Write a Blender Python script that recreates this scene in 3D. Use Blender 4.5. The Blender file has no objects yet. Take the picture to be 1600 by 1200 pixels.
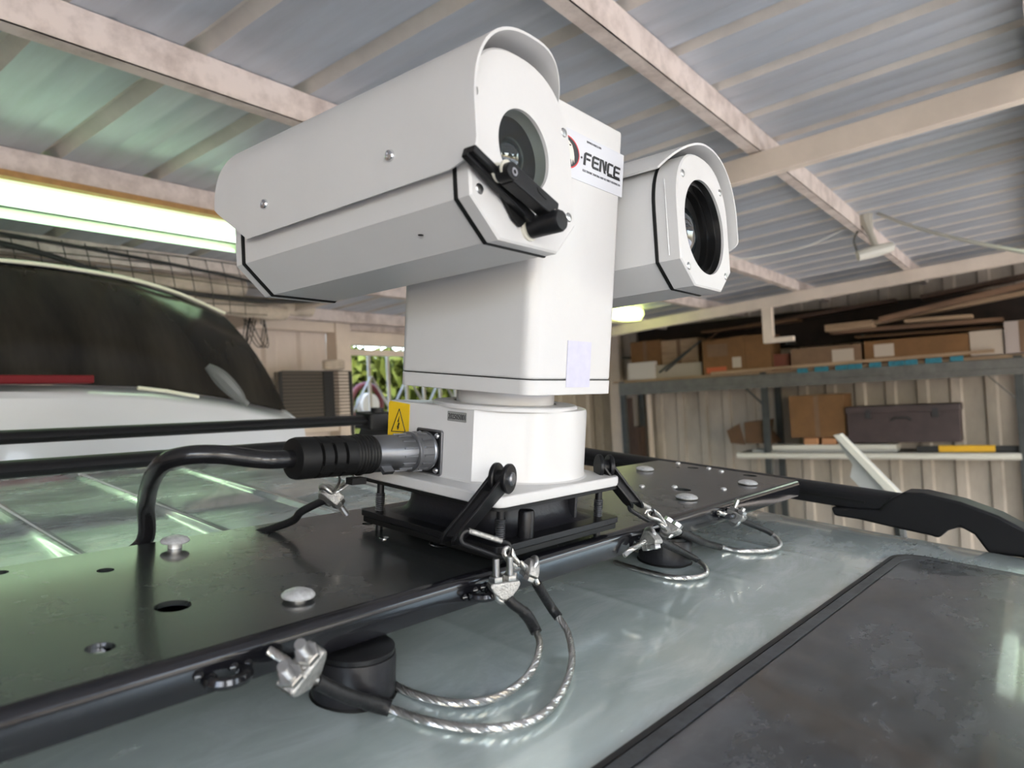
import bpy, bmesh, math, random
import numpy as np
from mathutils import Matrix, Vector
random.seed(5); rng = np.random.default_rng(5)
PI = math.pi
# ------------------------------------------------------------------ camera, sky, exposure
RIG = np.array([[0.996765, 0.080096, 0.006648], [-0.078772, 0.99, -0.117027], [-0.015955, 0.116124, 0.993107]])
CAMR = np.array([[0.593296, -0.803185, -0.053785], [-0.01247, 0.057637, -0.99826], [0.804888, 0.592934, 0.02418]])  # right, down, forward
O = np.array([0, 0, 1.9])                       # rig origin: centre of the turret flange, parked car pitched nose-down
CAM = np.array([-0.610875, -0.483119, 1.987271])
FPX = 1121.09
scene = bpy.context.scene
COL = scene.collection
cd = bpy.data.cameras.new('camera'); cam = bpy.data.objects.new('camera', cd); COL.objects.link(cam)
cd.sensor_width = 36; cd.lens = FPX / 1600 * 36; cd.clip_start = .01; cd.clip_end = 200
r_, d_, f_ = CAMR
cam.matrix_world = Matrix(((r_[0], -d_[0], -f_[0], CAM[0]), (r_[1], -d_[1], -f_[1], CAM[1]), (r_[2], -d_[2], -f_[2], CAM[2]), (0, 0, 0, 1)))
cd.dof.use_dof = True; cd.dof.focus_distance = .80; cd.dof.aperture_fstop = 7
scene.camera = cam
world = bpy.data.worlds.new('sky'); scene.world = world; world.use_nodes = True
wn = world.node_tree.nodes; wl = world.node_tree.links
bg = wn['Background']
sky = wn.new('ShaderNodeTexSky'); sky.sky_type = 'NISHITA'; sky.sun_disc = False
sky.sun_elevation = math.radians(48); sky.sun_rotation = math.radians(200); sky.air_density = 1.0; sky.dust_density = 3.0; sky.ozone_density = 1.0
wl.new(sky.outputs[0], bg.inputs[0]); bg.inputs[1].default_value = .95
sd = bpy.data.lights.new('sun', 'SUN'); sd.energy = 1.6; sd.angle = math.radians(3); sd.color = (1, .98, .94)
sun = bpy.data.objects.new('sun', sd); COL.objects.link(sun)
sun.rotation_euler = (math.radians(38), 0, math.radians(-20))       # falls on the yard outside the open front
vs = scene.view_settings
vs.view_transform = 'Standard'; vs.look = 'None'; vs.gamma = 1; vs.use_curve_mapping = False
vs.exposure = 0.84

# ------------------------------------------------------------------ helpers
def ray_w(x, y): return CAMR.T @ np.array([(x - 800) / FPX, (y - 600) / FPX, 1.])
def px_w(x, y, ax, val):
    d = ray_w(x, y); t = (val - CAM[ax]) / d[ax]; return CAM + t * d
CR = RIG.T @ (CAM - O)
def px_r(x, y, ax, val):
    d = RIG.T @ ray_w(x, y); t = (val - CR[ax]) / d[ax]; return CR + t * d
M_RIG = Matrix([list(RIG[i]) + [O[i]] for i in range(3)] + [[0, 0, 0, 1]])
M_W = Matrix.Identity(4)

def mat(name, col, rough=.5, metal=0., coat=0., noise=0., nscale=8., bump=0., bscale=60., spec=.5, stretch=None, col2=None, emit=None, thr=(.35, .65), coord='Object', rvar=0., coat_r=.05):
    m = bpy.data.materials.new(name); m.use_nodes = True
    nt = m.node_tree; N = nt.nodes; L = nt.links; b = N['Principled BSDF']
    b.inputs['Base Color'].default_value = (*col, 1); b.inputs['Roughness'].default_value = rough
    b.inputs['Metallic'].default_value = metal; b.inputs['Coat Weight'].default_value = coat; b.inputs['Coat Roughness'].default_value = coat_r
    b.inputs['Specular IOR Level'].default_value = spec
    if emit: b.inputs['Emission Color'].default_value = (*emit[0], 1); b.inputs['Emission Strength'].default_value = emit[1]
    if noise or col2 or bump or rvar:
        tc = N.new('ShaderNodeTexCoord'); mp = N.new('ShaderNodeMapping'); L.new(tc.outputs[coord], mp.inputs[0])
        if stretch: mp.inputs['Scale'].default_value = stretch
    if noise or col2 or rvar:
        n = N.new('ShaderNodeTexNoise'); n.inputs['Scale'].default_value = nscale; n.inputs['Detail'].default_value = 8; n.inputs['Roughness'].default_value = .65
        L.new(mp.outputs[0], n.inputs[0])
        cr = N.new('ShaderNodeValToRGB'); L.new(n.outputs[0], cr.inputs[0])
        c2 = col2 or tuple(c * (1 - noise) for c in col)
        cr.color_ramp.elements[0].position = thr[0]; cr.color_ramp.elements[1].position = thr[1]
        cr.color_ramp.elements[0].color = (*col, 1); cr.color_ramp.elements[1].color = (*c2, 1)
        L.new(cr.outputs[0], b.inputs['Base Color'])
        if rvar:
            mr = N.new('ShaderNodeMapRange'); L.new(n.outputs[0], mr.inputs[0]); mr.inputs[1].default_value = .3; mr.inputs[2].default_value = .7
            mr.inputs[3].default_value = rough; mr.inputs[4].default_value = rough + rvar; L.new(mr.outputs[0], b.inputs['Roughness'])
    if bump:
        n2 = N.new('ShaderNodeTexNoise'); n2.inputs['Scale'].default_value = bscale; n2.inputs['Detail'].default_value = 4
        L.new(mp.outputs[0], n2.inputs[0]); bp = N.new('ShaderNodeBump'); bp.inputs['Strength'].default_value = bump; bp.inputs['Distance'].default_value = .002
        L.new(n2.outputs[0], bp.inputs['Height']); L.new(bp.outputs[0], b.inputs['Normal'])
    return m

def glass_mat(name, tint=(1, 1, 1), rough=0., ior=1.5):
    m = bpy.data.materials.new(name); m.use_nodes = True
    nt = m.node_tree; N = nt.nodes; L = nt.links; N.remove(N['Principled BSDF'])
    t = N.new('ShaderNodeBsdfTransparent'); t.inputs[0].default_value = (*tint, 1)
    g = N.new('ShaderNodeBsdfGlossy'); g.inputs['Roughness'].default_value = rough
    fr = N.new('ShaderNodeFresnel'); fr.inputs[0].default_value = ior
    mx = N.new('ShaderNodeMixShader'); L.new(fr.outputs[0], mx.inputs[0]); L.new(t.outputs[0], mx.inputs[1]); L.new(g.outputs[0], mx.inputs[2])
    L.new(mx.outputs[0], N['Material Output'].inputs[0]); return m

def dusty(m, c, scale, lo, hi, stretch=(1, 1, 1), amt=.8, rough=.55):
    """a layer of dust smears over a painted or glass surface"""
    nt = m.node_tree; N = nt.nodes; L = nt.links; b = N['Principled BSDF']
    tc = N.new('ShaderNodeTexCoord'); mp = N.new('ShaderNodeMapping'); mp.inputs['Scale'].default_value = stretch; L.new(tc.outputs['Object'], mp.inputs[0])
    w = N.new('ShaderNodeTexNoise'); w.inputs['Scale'].default_value = scale; w.inputs['Detail'].default_value = 12; w.inputs['Roughness'].default_value = .72; w.inputs['Distortion'].default_value = 1.2
    L.new(mp.outputs[0], w.inputs[0]); mr = N.new('ShaderNodeMapRange'); mr.inputs[1].default_value = lo; mr.inputs[2].default_value = hi; mr.inputs[4].default_value = amt; L.new(w.outputs[0], mr.inputs[0])
    mx = N.new('ShaderNodeMix'); mx.data_type = 'RGBA'; mx.inputs[7].default_value = (*c, 1); src = b.inputs['Base Color'].links[0].from_socket
    L.new(mr.outputs[0], mx.inputs[0]); L.new(src, mx.inputs[6]); L.new(mx.outputs[2], b.inputs['Base Color'])
    cw = N.new('ShaderNodeMath'); cw.operation = 'MULTIPLY_ADD'; cw.inputs[1].default_value = -b.inputs['Coat Weight'].default_value * .75; cw.inputs[2].default_value = b.inputs['Coat Weight'].default_value
    L.new(mr.outputs[0], cw.inputs[0]); L.new(cw.outputs[0], b.inputs['Coat Weight']); return m

class MB:
    def __init__(s): s.v = []; s.f = []; s.off = 0
    def add(s, vs, fs):
        o = len(s.v); s.v += [tuple(map(float, p)) for p in vs]; s.f += [tuple(i + o for i in f) for f in fs]; return s
    def box(s, c, size, R=None):
        c = np.array(c, float); h = np.array(size, float) / 2; R = np.eye(3) if R is None else np.array(R)
        vs = [c + R @ (h * np.array(k)) for k in [(-1,-1,-1),(1,-1,-1),(1,1,-1),(-1,1,-1),(-1,-1,1),(1,-1,1),(1,1,1),(-1,1,1)]]
        return s.add(vs, [(0,3,2,1),(4,5,6,7),(0,1,5,4),(1,2,6,5),(2,3,7,6),(3,0,4,7)])
    def beam(s, a, b, w, h, up=(0, 0, 1)):
        a = np.array(a, float); b = np.array(b, float); d = b - a; L = np.linalg.norm(d); d /= L
        side = np.cross(d, up); side /= np.linalg.norm(side); u = np.cross(side, d)
        return s.box((a + b) / 2, (L, w, h), np.array([d, side, u]).T)
    def prism(s, poly, o, U, V, N, h):
        o, U, V, N = [np.array(k, float) for k in (o, U, V, N)]; n = len(poly)
        a = [o + U * p[0] + V * p[1] for p in poly]; b = [p + N * h for p in a]
        fs = [tuple(range(n))[::-1], tuple(range(n, 2 * n))] + [(i, (i + 1) % n, n + (i + 1) % n, n + i) for i in range(n)]
        return s.add(a + b, fs)
    def rings(s, rings, caps=(True, True), closed=True):
        n = len(rings[0]); vs = [p for r in rings for p in r]; fs = []
        for k in range(len(rings) - 1):
            for i in range(n if closed else n - 1):
                j = (i + 1) % n; fs.append((k * n + i, k * n + j, (k + 1) * n + j, (k + 1) * n + i))
        if caps[0]: fs.append(tuple(range(n))[::-1])
        if caps[1]: fs.append(tuple((len(rings) - 1) * n + i for i in range(n)))
        return s.add(vs, fs)
    def lathe(s, prof, o, ax, n=32, caps=(True, True), phase=0):
        o = np.array(o, float); ax = np.array(ax, float); ax /= np.linalg.norm(ax)
        t = np.array([0, 0, 1.]) if abs(ax[2]) < .9 else np.array([1., 0, 0]); u = np.cross(ax, t); u /= np.linalg.norm(u); w = np.cross(ax, u)
        R = [[o + ax * h + (u * math.cos(phase + 2*PI*i/n) + w * math.sin(phase + 2*PI*i/n)) * max(r, 1e-5) for i in range(n)] for r, h in prof]
        return s.rings(R, caps)
    def cyl(s, a, b, r, n=20, r2=None, phase=0):
        a = np.array(a, float); b = np.array(b, float); L = np.linalg.norm(b - a)
        return s.lathe([(r, 0), (r if r2 is None else r2, L)], a, b - a, n, phase=phase)
    def tube(s, path, r, n=10, caps=(True, True), closed=False):
        P = np.array(path, float); m = len(P); T = np.gradient(P, axis=0)
        if closed: T = np.roll(P, -1, 0) - np.roll(P, 1, 0)
        T /= np.linalg.norm(T, axis=1)[:, None] + 1e-12
        t = np.array([0, 0, 1.]) if abs(T[0][2]) < .9 else np.array([1., 0, 0]); u = np.cross(T[0], t); u /= np.linalg.norm(u)
        rr = r if hasattr(r, '__len__') else [r] * m; R = []; s.frames = []
        for k in range(m):
            u = u - T[k] * (u @ T[k]); u /= np.linalg.norm(u); w = np.cross(T[k], u); s.frames.append((P[k], u, w))
            R.append([P[k] + (u * math.cos(2*PI*i/n) + w * math.sin(2*PI*i/n)) * rr[k] for i in range(n)])
        if closed: R.append(R[0]); return s.rings(R, (False, False))
        return s.rings(R, caps)
    def rope(s, path, R, strands=7, pitch=.024, n=6):
        P = resample(path, R * .9); tmp = MB(); tmp.tube(P, R, 3); fr = tmp.frames
        L = np.concatenate([[0], np.cumsum(np.linalg.norm(np.diff(P, axis=0), axis=1))])
        for k in range(strands):
            q = [p + (u * math.cos(2*PI*(l/pitch + k/strands)) + w * math.sin(2*PI*(l/pitch + k/strands))) * R * .66 for (p, u, w), l in zip(fr, L)]
            s.tube(q, R * .345, n)
        s.tube(P[::2], R * .5, 6)
        return s
    def rbox(s, c, size, r, axis=2, seg=5):
        """box with rounded vertical edges about the given axis"""
        c = np.array(c, float); a, b = [i for i in range(3) if i != axis]
        pts = rrect(size[a], size[b], r, seg); U = np.eye(3)[a]; V = np.eye(3)[b]; N = np.eye(3)[axis]
        return s.prism(pts, c - N * size[axis] / 2, U, V, N, size[axis])
    def xf(s, fn): s.v = [tuple(fn(np.array(p))) for p in s.v]; return s

def rrect(w, h, r, seg=5):
    out = []
    for cx, cy, a0 in ((w/2-r, h/2-r, 0), (-w/2+r, h/2-r, PI/2), (-w/2+r, -h/2+r, PI), (w/2-r, -h/2+r, 1.5*PI)):
        for k in range(seg + 1):
            a = a0 + PI/2*k/seg; out.append((cx + r*math.cos(a), cy + r*math.sin(a)))
    return out
def resample(path, step):
    P = np.array(path, float); L = np.concatenate([[0], np.cumsum(np.linalg.norm(np.diff(P, axis=0), axis=1))])
    n = max(4, int(L[-1] / step)); t = np.linspace(0, L[-1], n)
    return np.array([[np.interp(x, L, P[:, i]) for i in range(3)] for x in t])
def spline(pts, n=12):
    P = [np.array(p, float) for p in pts]; P = [2*P[0]-P[1]] + P + [2*P[-1]-P[-2]]; out = []
    for i in range(1, len(P) - 2):
        a, b, c, d = P[i-1:i+3]
        for k in range(n):
            t = k / n; out.append(.5*((2*b) + (-a+c)*t + (2*a-5*b+4*c-d)*t*t + (-a+3*b-3*c+d)*t**3))
    out.append(P[-2]); return np.array(out)

def mesh_of(name, mb, m, base=(0, 0, 0), ang=35, flip=False):
    me = bpy.data.meshes.new(name); b = np.array(base)
    me.from_pydata([tuple(np.array(p) - b) for p in mb.v], [], mb.f)
    bm = bmesh.new(); bm.from_mesh(me)
    if not flip: bmesh.ops.recalc_face_normals(bm, faces=bm.faces)
    bm.to_mesh(me); bm.free()
    me.polygons.foreach_set('use_smooth', [True] * len(me.polygons)); me.set_sharp_from_angle(angle=math.radians(ang))
    if m: me.materials.append(m)
    return me
def tagit(o, label, cat, group=None, kind=None):
    if label: o['label'] = label
    if cat: o['category'] = cat
    if group: o['group'] = group
    if kind: o['kind'] = kind
    return o
class Thing:
    def __init__(s, name, label, cat, base=(0, 0, 0), frame=M_W, group=None, kind=None):
        s.base = np.array(base, float); s.o = bpy.data.objects.new(name, None); s.o.empty_display_size = .05; COL.objects.link(s.o)
        s.o.matrix_world = frame @ Matrix.Translation(Vector(s.base)); tagit(s.o, label, cat, group, kind)
    def part(s, name, mb, m, parent=None, label=None, bevel=0, kind=None, ang=35, flip=False):
        me = mesh_of(name, mb, m, s.base, ang, flip); o = bpy.data.objects.new(name, me); COL.objects.link(o); o.parent = parent or s.o
        if label: o['label'] = label
        if kind: o['kind'] = kind
        if bevel: bev(o, bevel)
        return o
    def again(s, src, off=(0, 0, 0), parent=None):
        o = src.copy(); COL.objects.link(o); o.parent = parent or src.parent; o.location = src.location + Vector(off); return o
def bev(o, w, seg=2):
    b = o.modifiers.new('bevel', 'BEVEL'); b.width = w; b.segments = seg; b.limit_method = 'ANGLE'; b.angle_limit = math.radians(35); b.harden_normals = True
def single(name, mb, m, label, cat, base=(0, 0, 0), frame=M_W, group=None, kind=None, bevel=0, ang=35):
    me = mesh_of(name, mb, m, base, ang); o = bpy.data.objects.new(name, me); COL.objects.link(o)
    o.matrix_world = frame @ Matrix.Translation(Vector(base)); tagit(o, label, cat, group, kind)
    if bevel: bev(o, bevel)
    return o
def text_mesh(txt, size, o, U, V, N, m, spacing=1., extr=.0002, bold=0., fit=None):
    cu = bpy.data.curves.new('t', 'FONT'); cu.body = txt; cu.size = size; cu.space_character = spacing; cu.extrude = extr; cu.offset = bold; cu.resolution_u = 3
    ob = bpy.data.objects.new('t', cu); COL.objects.link(ob); bpy.context.view_layer.update()
    me = ob.evaluated_get(bpy.context.evaluated_depsgraph_get()).to_mesh()
    vs = [np.array(v.co) for v in me.vertices]; fs = [tuple(p.vertices) for p in me.polygons]
    ob.to_mesh_clear(); bpy.data.objects.remove(ob); bpy.data.curves.remove(cu)
    if fit:
        x0 = min(v[0] for v in vs); x1 = max(v[0] for v in vs); y0 = min(v[1] for v in vs); y1 = max(v[1] for v in vs)
        vs = [np.array([(v[0]-x0)/(x1-x0)*fit[0], (v[1]-y0)/(y1-y0)*fit[1], v[2]]) for v in vs]
    o, U, V, N = [np.array(k, float) for k in (o, U, V, N)]
    b = MB(); b.add([o + U*v[0] + V*v[1] + N*v[2] for v in vs], fs); return b
def plate_mesh(outer, holes, z0, z1):
    """flat plate with real holes; outer and holes are 2-D loops"""
    bm = bmesh.new(); loops = []
    for lp in [outer] + holes:
        vs = [bm.verts.new((p[0], p[1], z1)) for p in lp]; loops.append(vs)
        for i in range(len(vs)): bm.edges.new((vs[i], vs[(i+1) % len(vs)]))
    bmesh.ops.triangle_fill(bm, use_beauty=True, use_dissolve=False, edges=bm.edges[:])
    bm.verts.index_update(); V = [tuple(v.co) for v in bm.verts]; F = [tuple(v.index for v in f.verts) for f in bm.faces]; n = len(V)
    idx = [[v.index for v in lp] for lp in loops]; bm.free()
    b = MB(); V2 = V + [(x, y, z0) for x, y, z in V]; F2 = F + [tuple(i + n for i in f[::-1]) for f in F]
    for lp in idx:
        for i in range(len(lp)): a, c = lp[i], lp[(i+1) % len(lp)]; F2.append((a, c, c + n, a + n))
    return b.add(V2, F2)
def circ(x, y, r, n=28): return [(x + r*math.cos(2*PI*i/n), y + r*math.sin(2*PI*i/n)) for i in range(n)]
X, Y, Z = np.eye(3)

# ------------------------------------------------------------------ materials
m_white = mat('turret_white', (.585, .578, .57), .38, noise=.03, nscale=14, bump=.06, bscale=900, coat=.1)
m_black = mat('black_powder', (.007, .007, .008), .36, spec=.3, bump=.08, bscale=500)
m_gasket = mat('black_rubber', (.006, .006, .006), .5, spec=.25)
m_plate = mat('black_enamel_steel', (.020, .022, .022), .24, coat=.3, bump=.06, bscale=420, rvar=.05, nscale=9, col2=(.030, .034, .033), coat_r=.1)
m_lip = mat('black_enamel_lip', (.006, .006, .008), .17, spec=.4, coat=.3, bump=.07, bscale=90)
m_steel = mat('zinc_steel', (.55, .55, .54), .3, 1., noise=.25, nscale=120)
m_bolt = mat('galvanised_bolt', (.86, .87, .88), .38, .65, noise=.3, nscale=200, bump=.2, bscale=500)
m_rope = mat('steel_rope', (.60, .59, .57), .28, 1., noise=.3, nscale=90)
m_cast = mat('cast_clamp', (.52, .51, .49), .42, .85, noise=.35, nscale=250, bump=.6, bscale=700)
m_chrome = mat('chrome', (.7, .7, .72), .12, 1.)
m_sleeve = mat('shrink_sleeve', (.008, .008, .009), .42, spec=.3, bump=.3, bscale=300)
m_cable = mat('cable_jacket', (.008, .008, .009), .22, bump=.12, bscale=150)
m_con = mat('connector_metal', (.23, .235, .25), .3, .9, bump=.05, bscale=600)
m_puck = mat('rubber_puck', (.012, .012, .015), .42, spec=.35, bump=.2, bscale=200)
m_yellow = mat('yellow_label', (.80, .52, .01), .4)
m_ink = mat('black_ink', (.012, .012, .014), .45)
m_red = mat('red_ink', (.55, .015, .02), .4)
m_labelw = mat('label_white', (.60, .61, .65), .22)
m_eagle = mat('label_eagle', (.72, .68, .60), .4)
m_lav = mat('sticker_lavender', (.55, .54, .66), .4, noise=.08, nscale=90)
m_silver = mat('silver_label', (.24, .24, .23), .5)
m_lensbar = mat('lens_barrel', (.27, .29, .28), .35, .2)
m_lensblk = mat('lens_black', (.008, .008, .008), .22)
m_lensgl = mat('lens_glass', (.012, .016, .018), .03, 0, coat=1.)
m_window = glass_mat('window_glass', (.93, .96, .94), 0, 1.25)
m_paint = mat('car_paint', (.60, .70, .675), .17, .5, coat=.8, col2=(.80, .90, .88), nscale=5.5, stretch=(.7, 1.9, 1), thr=(.36, .72), rvar=.14, bump=.02, bscale=700)
m_sun = mat('sunroof_glass', (.016, .018, .020), .13, 0, coat=.5, col2=(.11, .12, .13), nscale=9, stretch=(1, 1.8, 1), thr=(.38, .80), rvar=.25, bump=.04, bscale=800)
dusty(m_paint, (.85, .92, .94), 11, .48, .74, (.6, 1.5, 1), .8); dusty(m_sun, (.22, .24, .26), 22, .52, .85, (.8, 1.4, 1), .6)
m_frit = mat('sunroof_seal', (.08, .085, .09), .4, noise=.5, nscale=60)
m_rail = mat('rail_plastic', (.008, .008, .009), .42, spec=.3, bump=.06, bscale=500)
m_van = mat('van_paint', (.66, .68, .70), .25, coat=.5)
m_vwin = mat('van_window', (.013, .012, .010), .16, spec=.22, col2=(.04, .036, .028), nscale=1.4, stretch=(3, 1, .5), thr=(.4, .7))
m_vtrim = mat('van_trim', (.75, .76, .60), .22)
m_lamp_red = mat('red_lamp', (.15, .006, .010), .5, spec=.2)
m_wiper = mat('wiper_grey', (.12, .13, .125), .4)
m_roof = mat('galv_sheet', (.52, .565, .62), .42, .3, col2=(.39, .41, .44), nscale=2.0, stretch=(3, .35, 1), thr=(.35, .7))
m_rib = mat('rib_lit_beige', (.66, .61, .54), .6, col2=(.52, .48, .43), nscale=3)  # lighter beige stands for side light caught on the rib faces
m_purlin = mat('purlin_paint', (.72, .62, .55), .6, col2=(.42, .34, .29), nscale=9, thr=(.42, .72), bump=.2, bscale=40)
m_beam = mat('beam_paint', (.74, .63, .52), .5, noise=.12, nscale=4)
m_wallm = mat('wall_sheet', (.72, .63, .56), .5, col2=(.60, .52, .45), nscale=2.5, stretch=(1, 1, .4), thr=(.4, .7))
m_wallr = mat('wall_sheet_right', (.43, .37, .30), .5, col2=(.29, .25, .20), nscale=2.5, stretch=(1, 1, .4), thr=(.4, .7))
m_floor = mat('concrete', (.50, .48, .45), .8, noise=.3, nscale=3)
m_yard = mat('yard_concrete', (.46, .45, .43), .9, noise=.2, nscale=1)
m_tube = mat('lamp_tube', (.9, 1, .8), .5, emit=((.80, 1.0, .86), 1.7))
m_tube2 = mat('lamp_body', (.75, .8, .7), .4, emit=((.70, 1.0, .45), .35))
m_bulk = mat('bulkhead_glow', (.9, 1, .5), .5, emit=((.80, .95, .28), 2.2))
m_board = mat('orange_board', (.42, .22, .07), .6, noise=.3, nscale=20)
m_tarp = mat('cream_tarp', (.62, .53, .42), .8, noise=.35, nscale=7, bump=.5, bscale=14)
m_net = mat('net_cord', (.08, .075, .06), .8)
m_cord = mat('black_cord', (.02, .02, .018), .6)
m_card = mat('cardboard', (.17, .082, .026), .8, noise=.2, nscale=8)
m_card2 = mat('cardboard_pale', (.17, .10, .055), .8, noise=.2, nscale=8)
m_card3 = mat('cardboard_dark', (.11, .055, .022), .8, noise=.3, nscale=8)
m_paper = mat('paper_label', (.42, .35, .28), .7)
m_wood = mat('timber', (.20, .11, .06), .7, col2=(.10, .055, .03), nscale=5, stretch=(4, .4, 4))
m_wood2 = mat('timber_pale', (.36, .25, .15), .7, col2=(.22, .14, .08), nscale=5, stretch=(4, .4, 4))
m_galv = mat('shelf_steel', (.15, .145, .13), .5, .3, noise=.35, nscale=10)
m_gdark = mat('shelf_post', (.05, .054, .05), .5, .1, noise=.4, nscale=10)
m_teal = mat('teal_tape', (.02, .20, .27), .5, noise=.5, nscale=20)
m_pvc = mat('pvc_white', (.60, .58, .50), .4)
m_case = mat('brown_case', (.055, .036, .034), .5, noise=.3, nscale=8)
m_brown = mat('dark_brown_board', (.07, .035, .018), .6, noise=.4, nscale=10, stretch=(3, 3, .4))
m_safety = mat('yellow_plastic', (.75, .42, .02), .4)
m_green = mat('leaves', (.030, .045, .006), .6, spec=.1, col2=(.075, .095, .018), nscale=3, thr=(.3, .7))
m_gate = mat('gate_paint', (.42, .39, .32), .5)
m_rack = mat('rack_black', (.02, .02, .02), .5)
m_grey = mat('grey_board', (.50, .50, .47), .5, noise=.1, nscale=6)
m_tread = mat('tyre', (.02, .02, .02), .8)

# ------------------------------------------------------------------ building (world frame, level)
TS = -0.062868
def zc(y): return 3.1 + TS * y
def setpart(name, kind='structure'): 
    o = bpy.data.objects.new(name, None); o.empty_display_size = .1; COL.objects.link(o); o['kind'] = kind
    t = Thing.__new__(Thing); t.o = o; t.base = np.zeros(3); return t
single('floor', MB().box((2.2, -.6, -.05), (12.6, 10.8, .1)), m_floor, None, None, kind='structure')
single('yard_ground', MB().box((2, -20, -.09), (60, 28.0, .1)), m_yard, None, None, kind='structure')
# corrugated roof: sheets of two pitches, each a part
PITCH = .358
def sheet(x0):
    prof = []
    for k in range(2):
        b = x0 + k * PITCH
        prof += [(b, 0), (b + .012, .032), (b + .040, .032), (b + .070, 0), (b + .155, 0), (b + .165, .003), (b + .175, .003), (b + .185, 0), (b + .255, 0), (b + .265, .003), (b + .275, .003), (b + .285, 0)]
    prof += [(x0 + 2 * PITCH + .004, .001)]
    ya, yb = -5.4, 4.56; n = len(prof); vs = [];  # front of the roof extended out of view to cut sky light on the turret
    for y in (ya, yb):
        vs += [(x, y, zc(y) + z + .004) for x, z in prof]
    for y in (ya, yb):
        vs += [(x, y, zc(y) + z + .0055) for x, z in prof]
    fs = []
    for i in range(n - 1): fs += [(i, i+1, n+i+1, n+i), (2*n+i, 3*n+i, 3*n+i+1, 2*n+i+1)]
    return MB().add(vs, fs)
ceil = setpart('ceiling')
x = -.275 + .375 - 2 * PITCH * 5
xs = [x + 2 * PITCH * k for k in range(17)]
first = None
for xx in xs:
    if first is None:
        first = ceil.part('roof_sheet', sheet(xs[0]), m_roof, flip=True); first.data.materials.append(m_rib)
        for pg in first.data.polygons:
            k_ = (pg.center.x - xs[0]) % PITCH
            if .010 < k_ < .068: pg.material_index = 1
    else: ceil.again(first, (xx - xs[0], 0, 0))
def purlin(y, x0=-3.5, x1=8.05):
    zt = zc(y) + .002; b = MB()      # C section: web facing the front, top and bottom flanges
    b.box(((x0+x1)/2, y + .0015, zt - .05), (x1 - x0, .003, .1)); b.box(((x0+x1)/2, y + .026, zt - .0985), (x1 - x0, .052, .003))
    b.box(((x0+x1)/2, y + .026, zt - .004), (x1 - x0, .046, .003)); b.box(((x0+x1)/2, y + .0505, zt - .09), (x1 - x0, .003, .014)); return b
for y in (-5.36, -4.4, -3.44, -2.48, -1.52, -.555, .405, 1.37, 2.33, 3.29, 4.25): ceil.part('purlin', purlin(y), m_purlin)
def rafter(xr, w=.06, h=.1, y0=-5.4, y1=4.5):
    b = MB(); a = (xr, y0, zc(y0) - .15); c = (xr, y1, zc(y1) - .15); return b.beam(a, c, w, h)
ceil.part('rafter', rafter(2.46), m_beam, bevel=.004); ceil.part('rafter', rafter(6.76, .08, .11), m_beam, bevel=.004); ceil.part('rafter', rafter(-2.2), m_beam)
ceil.part('rafter_strut', MB().box((6.76, 1.70, zc(1.7) - .38), (.07, .10, .36)).box((6.76, 1.58, zc(1.6) - .54), (.06, .25, .05)), m_beam, bevel=.004)

def corr_wall(name, axis, pos, a0, a1, z0, z1fn, m, pitch=.28, inward=-1, openings=()):
    """vertical corrugated sheets, each sheet (three ribs) a part"""
    t = setpart(name); a = a0
    while a < a1 - .01:
        e = min(a + 3 * pitch, a1); prof = []; p = a
        while p < e - .001:
            for d, z in ((0, 0), (pitch*.55, 0), (pitch*.62, .03), (pitch*.90, .03), (pitch*.97, 0)):
                if p + d <= e: prof.append((p + d, z))
            p += pitch
        prof.append((e, .001)); vs = []; n = len(prof)
        for zz in (0, 1):
            for q, z in prof:
                h = z0 if not zz else z1fn(q)
                c = [0, 0, h]; c[axis] = pos + inward * z; c[1 - axis] = q; vs.append(c)
        for zz in (0, 1):
            for q, z in prof:
                h = z0 if not zz else z1fn(q)
                c = [0, 0, h]; c[axis] = pos + inward * z - inward * .002; c[1 - axis] = q; vs.append(c)
        fs = []
        for i in range(n - 1): fs += [(i, i+1, n+i+1, n+i), (2*n+i, 3*n+i, 3*n+i+1, 2*n+i+1)]
        t.part('wall_sheet', MB().add(vs, fs), m, flip=True); a = e
    return t
wb = corr_wall('wall_back', 1, 4.5, -3.5, 3.46, 0, lambda q: zc(4.5) - .02, m_wallm, .34)
wb.part('header_rail', MB().box((-.0, 4.42, 2.71), (7.2, .10, .10)), m_beam, bevel=.004)
wb.part('post', MB().box((3.53, 4.42, 1.40), (.16, .14, 2.8)), m_beam, bevel=.006)
wb.part('bottom_rail', MB().box((2.9, 4.40, 1.86), (1.2, .06, .09)), m_beam, bevel=.004)
wb.part('header_rail', MB().box((5.15, 4.42, 2.62), (3.1, .10, .12)), m_beam, bevel=.004)
wb.part('header_sheet', MB().box((5.15, 4.48, 2.74), (3.1, .03, .16)), m_purlin)
wb.part('rail', MB().box((5.15, 4.44, 2.50), (3.1, .05, .05)), m_beam)
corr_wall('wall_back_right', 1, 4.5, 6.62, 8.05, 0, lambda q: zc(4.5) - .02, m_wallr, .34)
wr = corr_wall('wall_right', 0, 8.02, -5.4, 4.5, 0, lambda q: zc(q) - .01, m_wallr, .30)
wr.part('post', MB().box((7.93, 4.08, 1.40), (.10, .17, 2.8)), m_beam, bevel=.006)
wr.part('post', MB().box((7.93, 3.62, 1.10), (.05, .05, 2.2)), m_beam, bevel=.006)
corr_wall('wall_left_blocker', 0, -3.5, -1.5, 4.5, 0, lambda q: zc(q) - .01, m_wallm, .34, 1)  # unseen side wall, added to block and bounce light from the left

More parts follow.
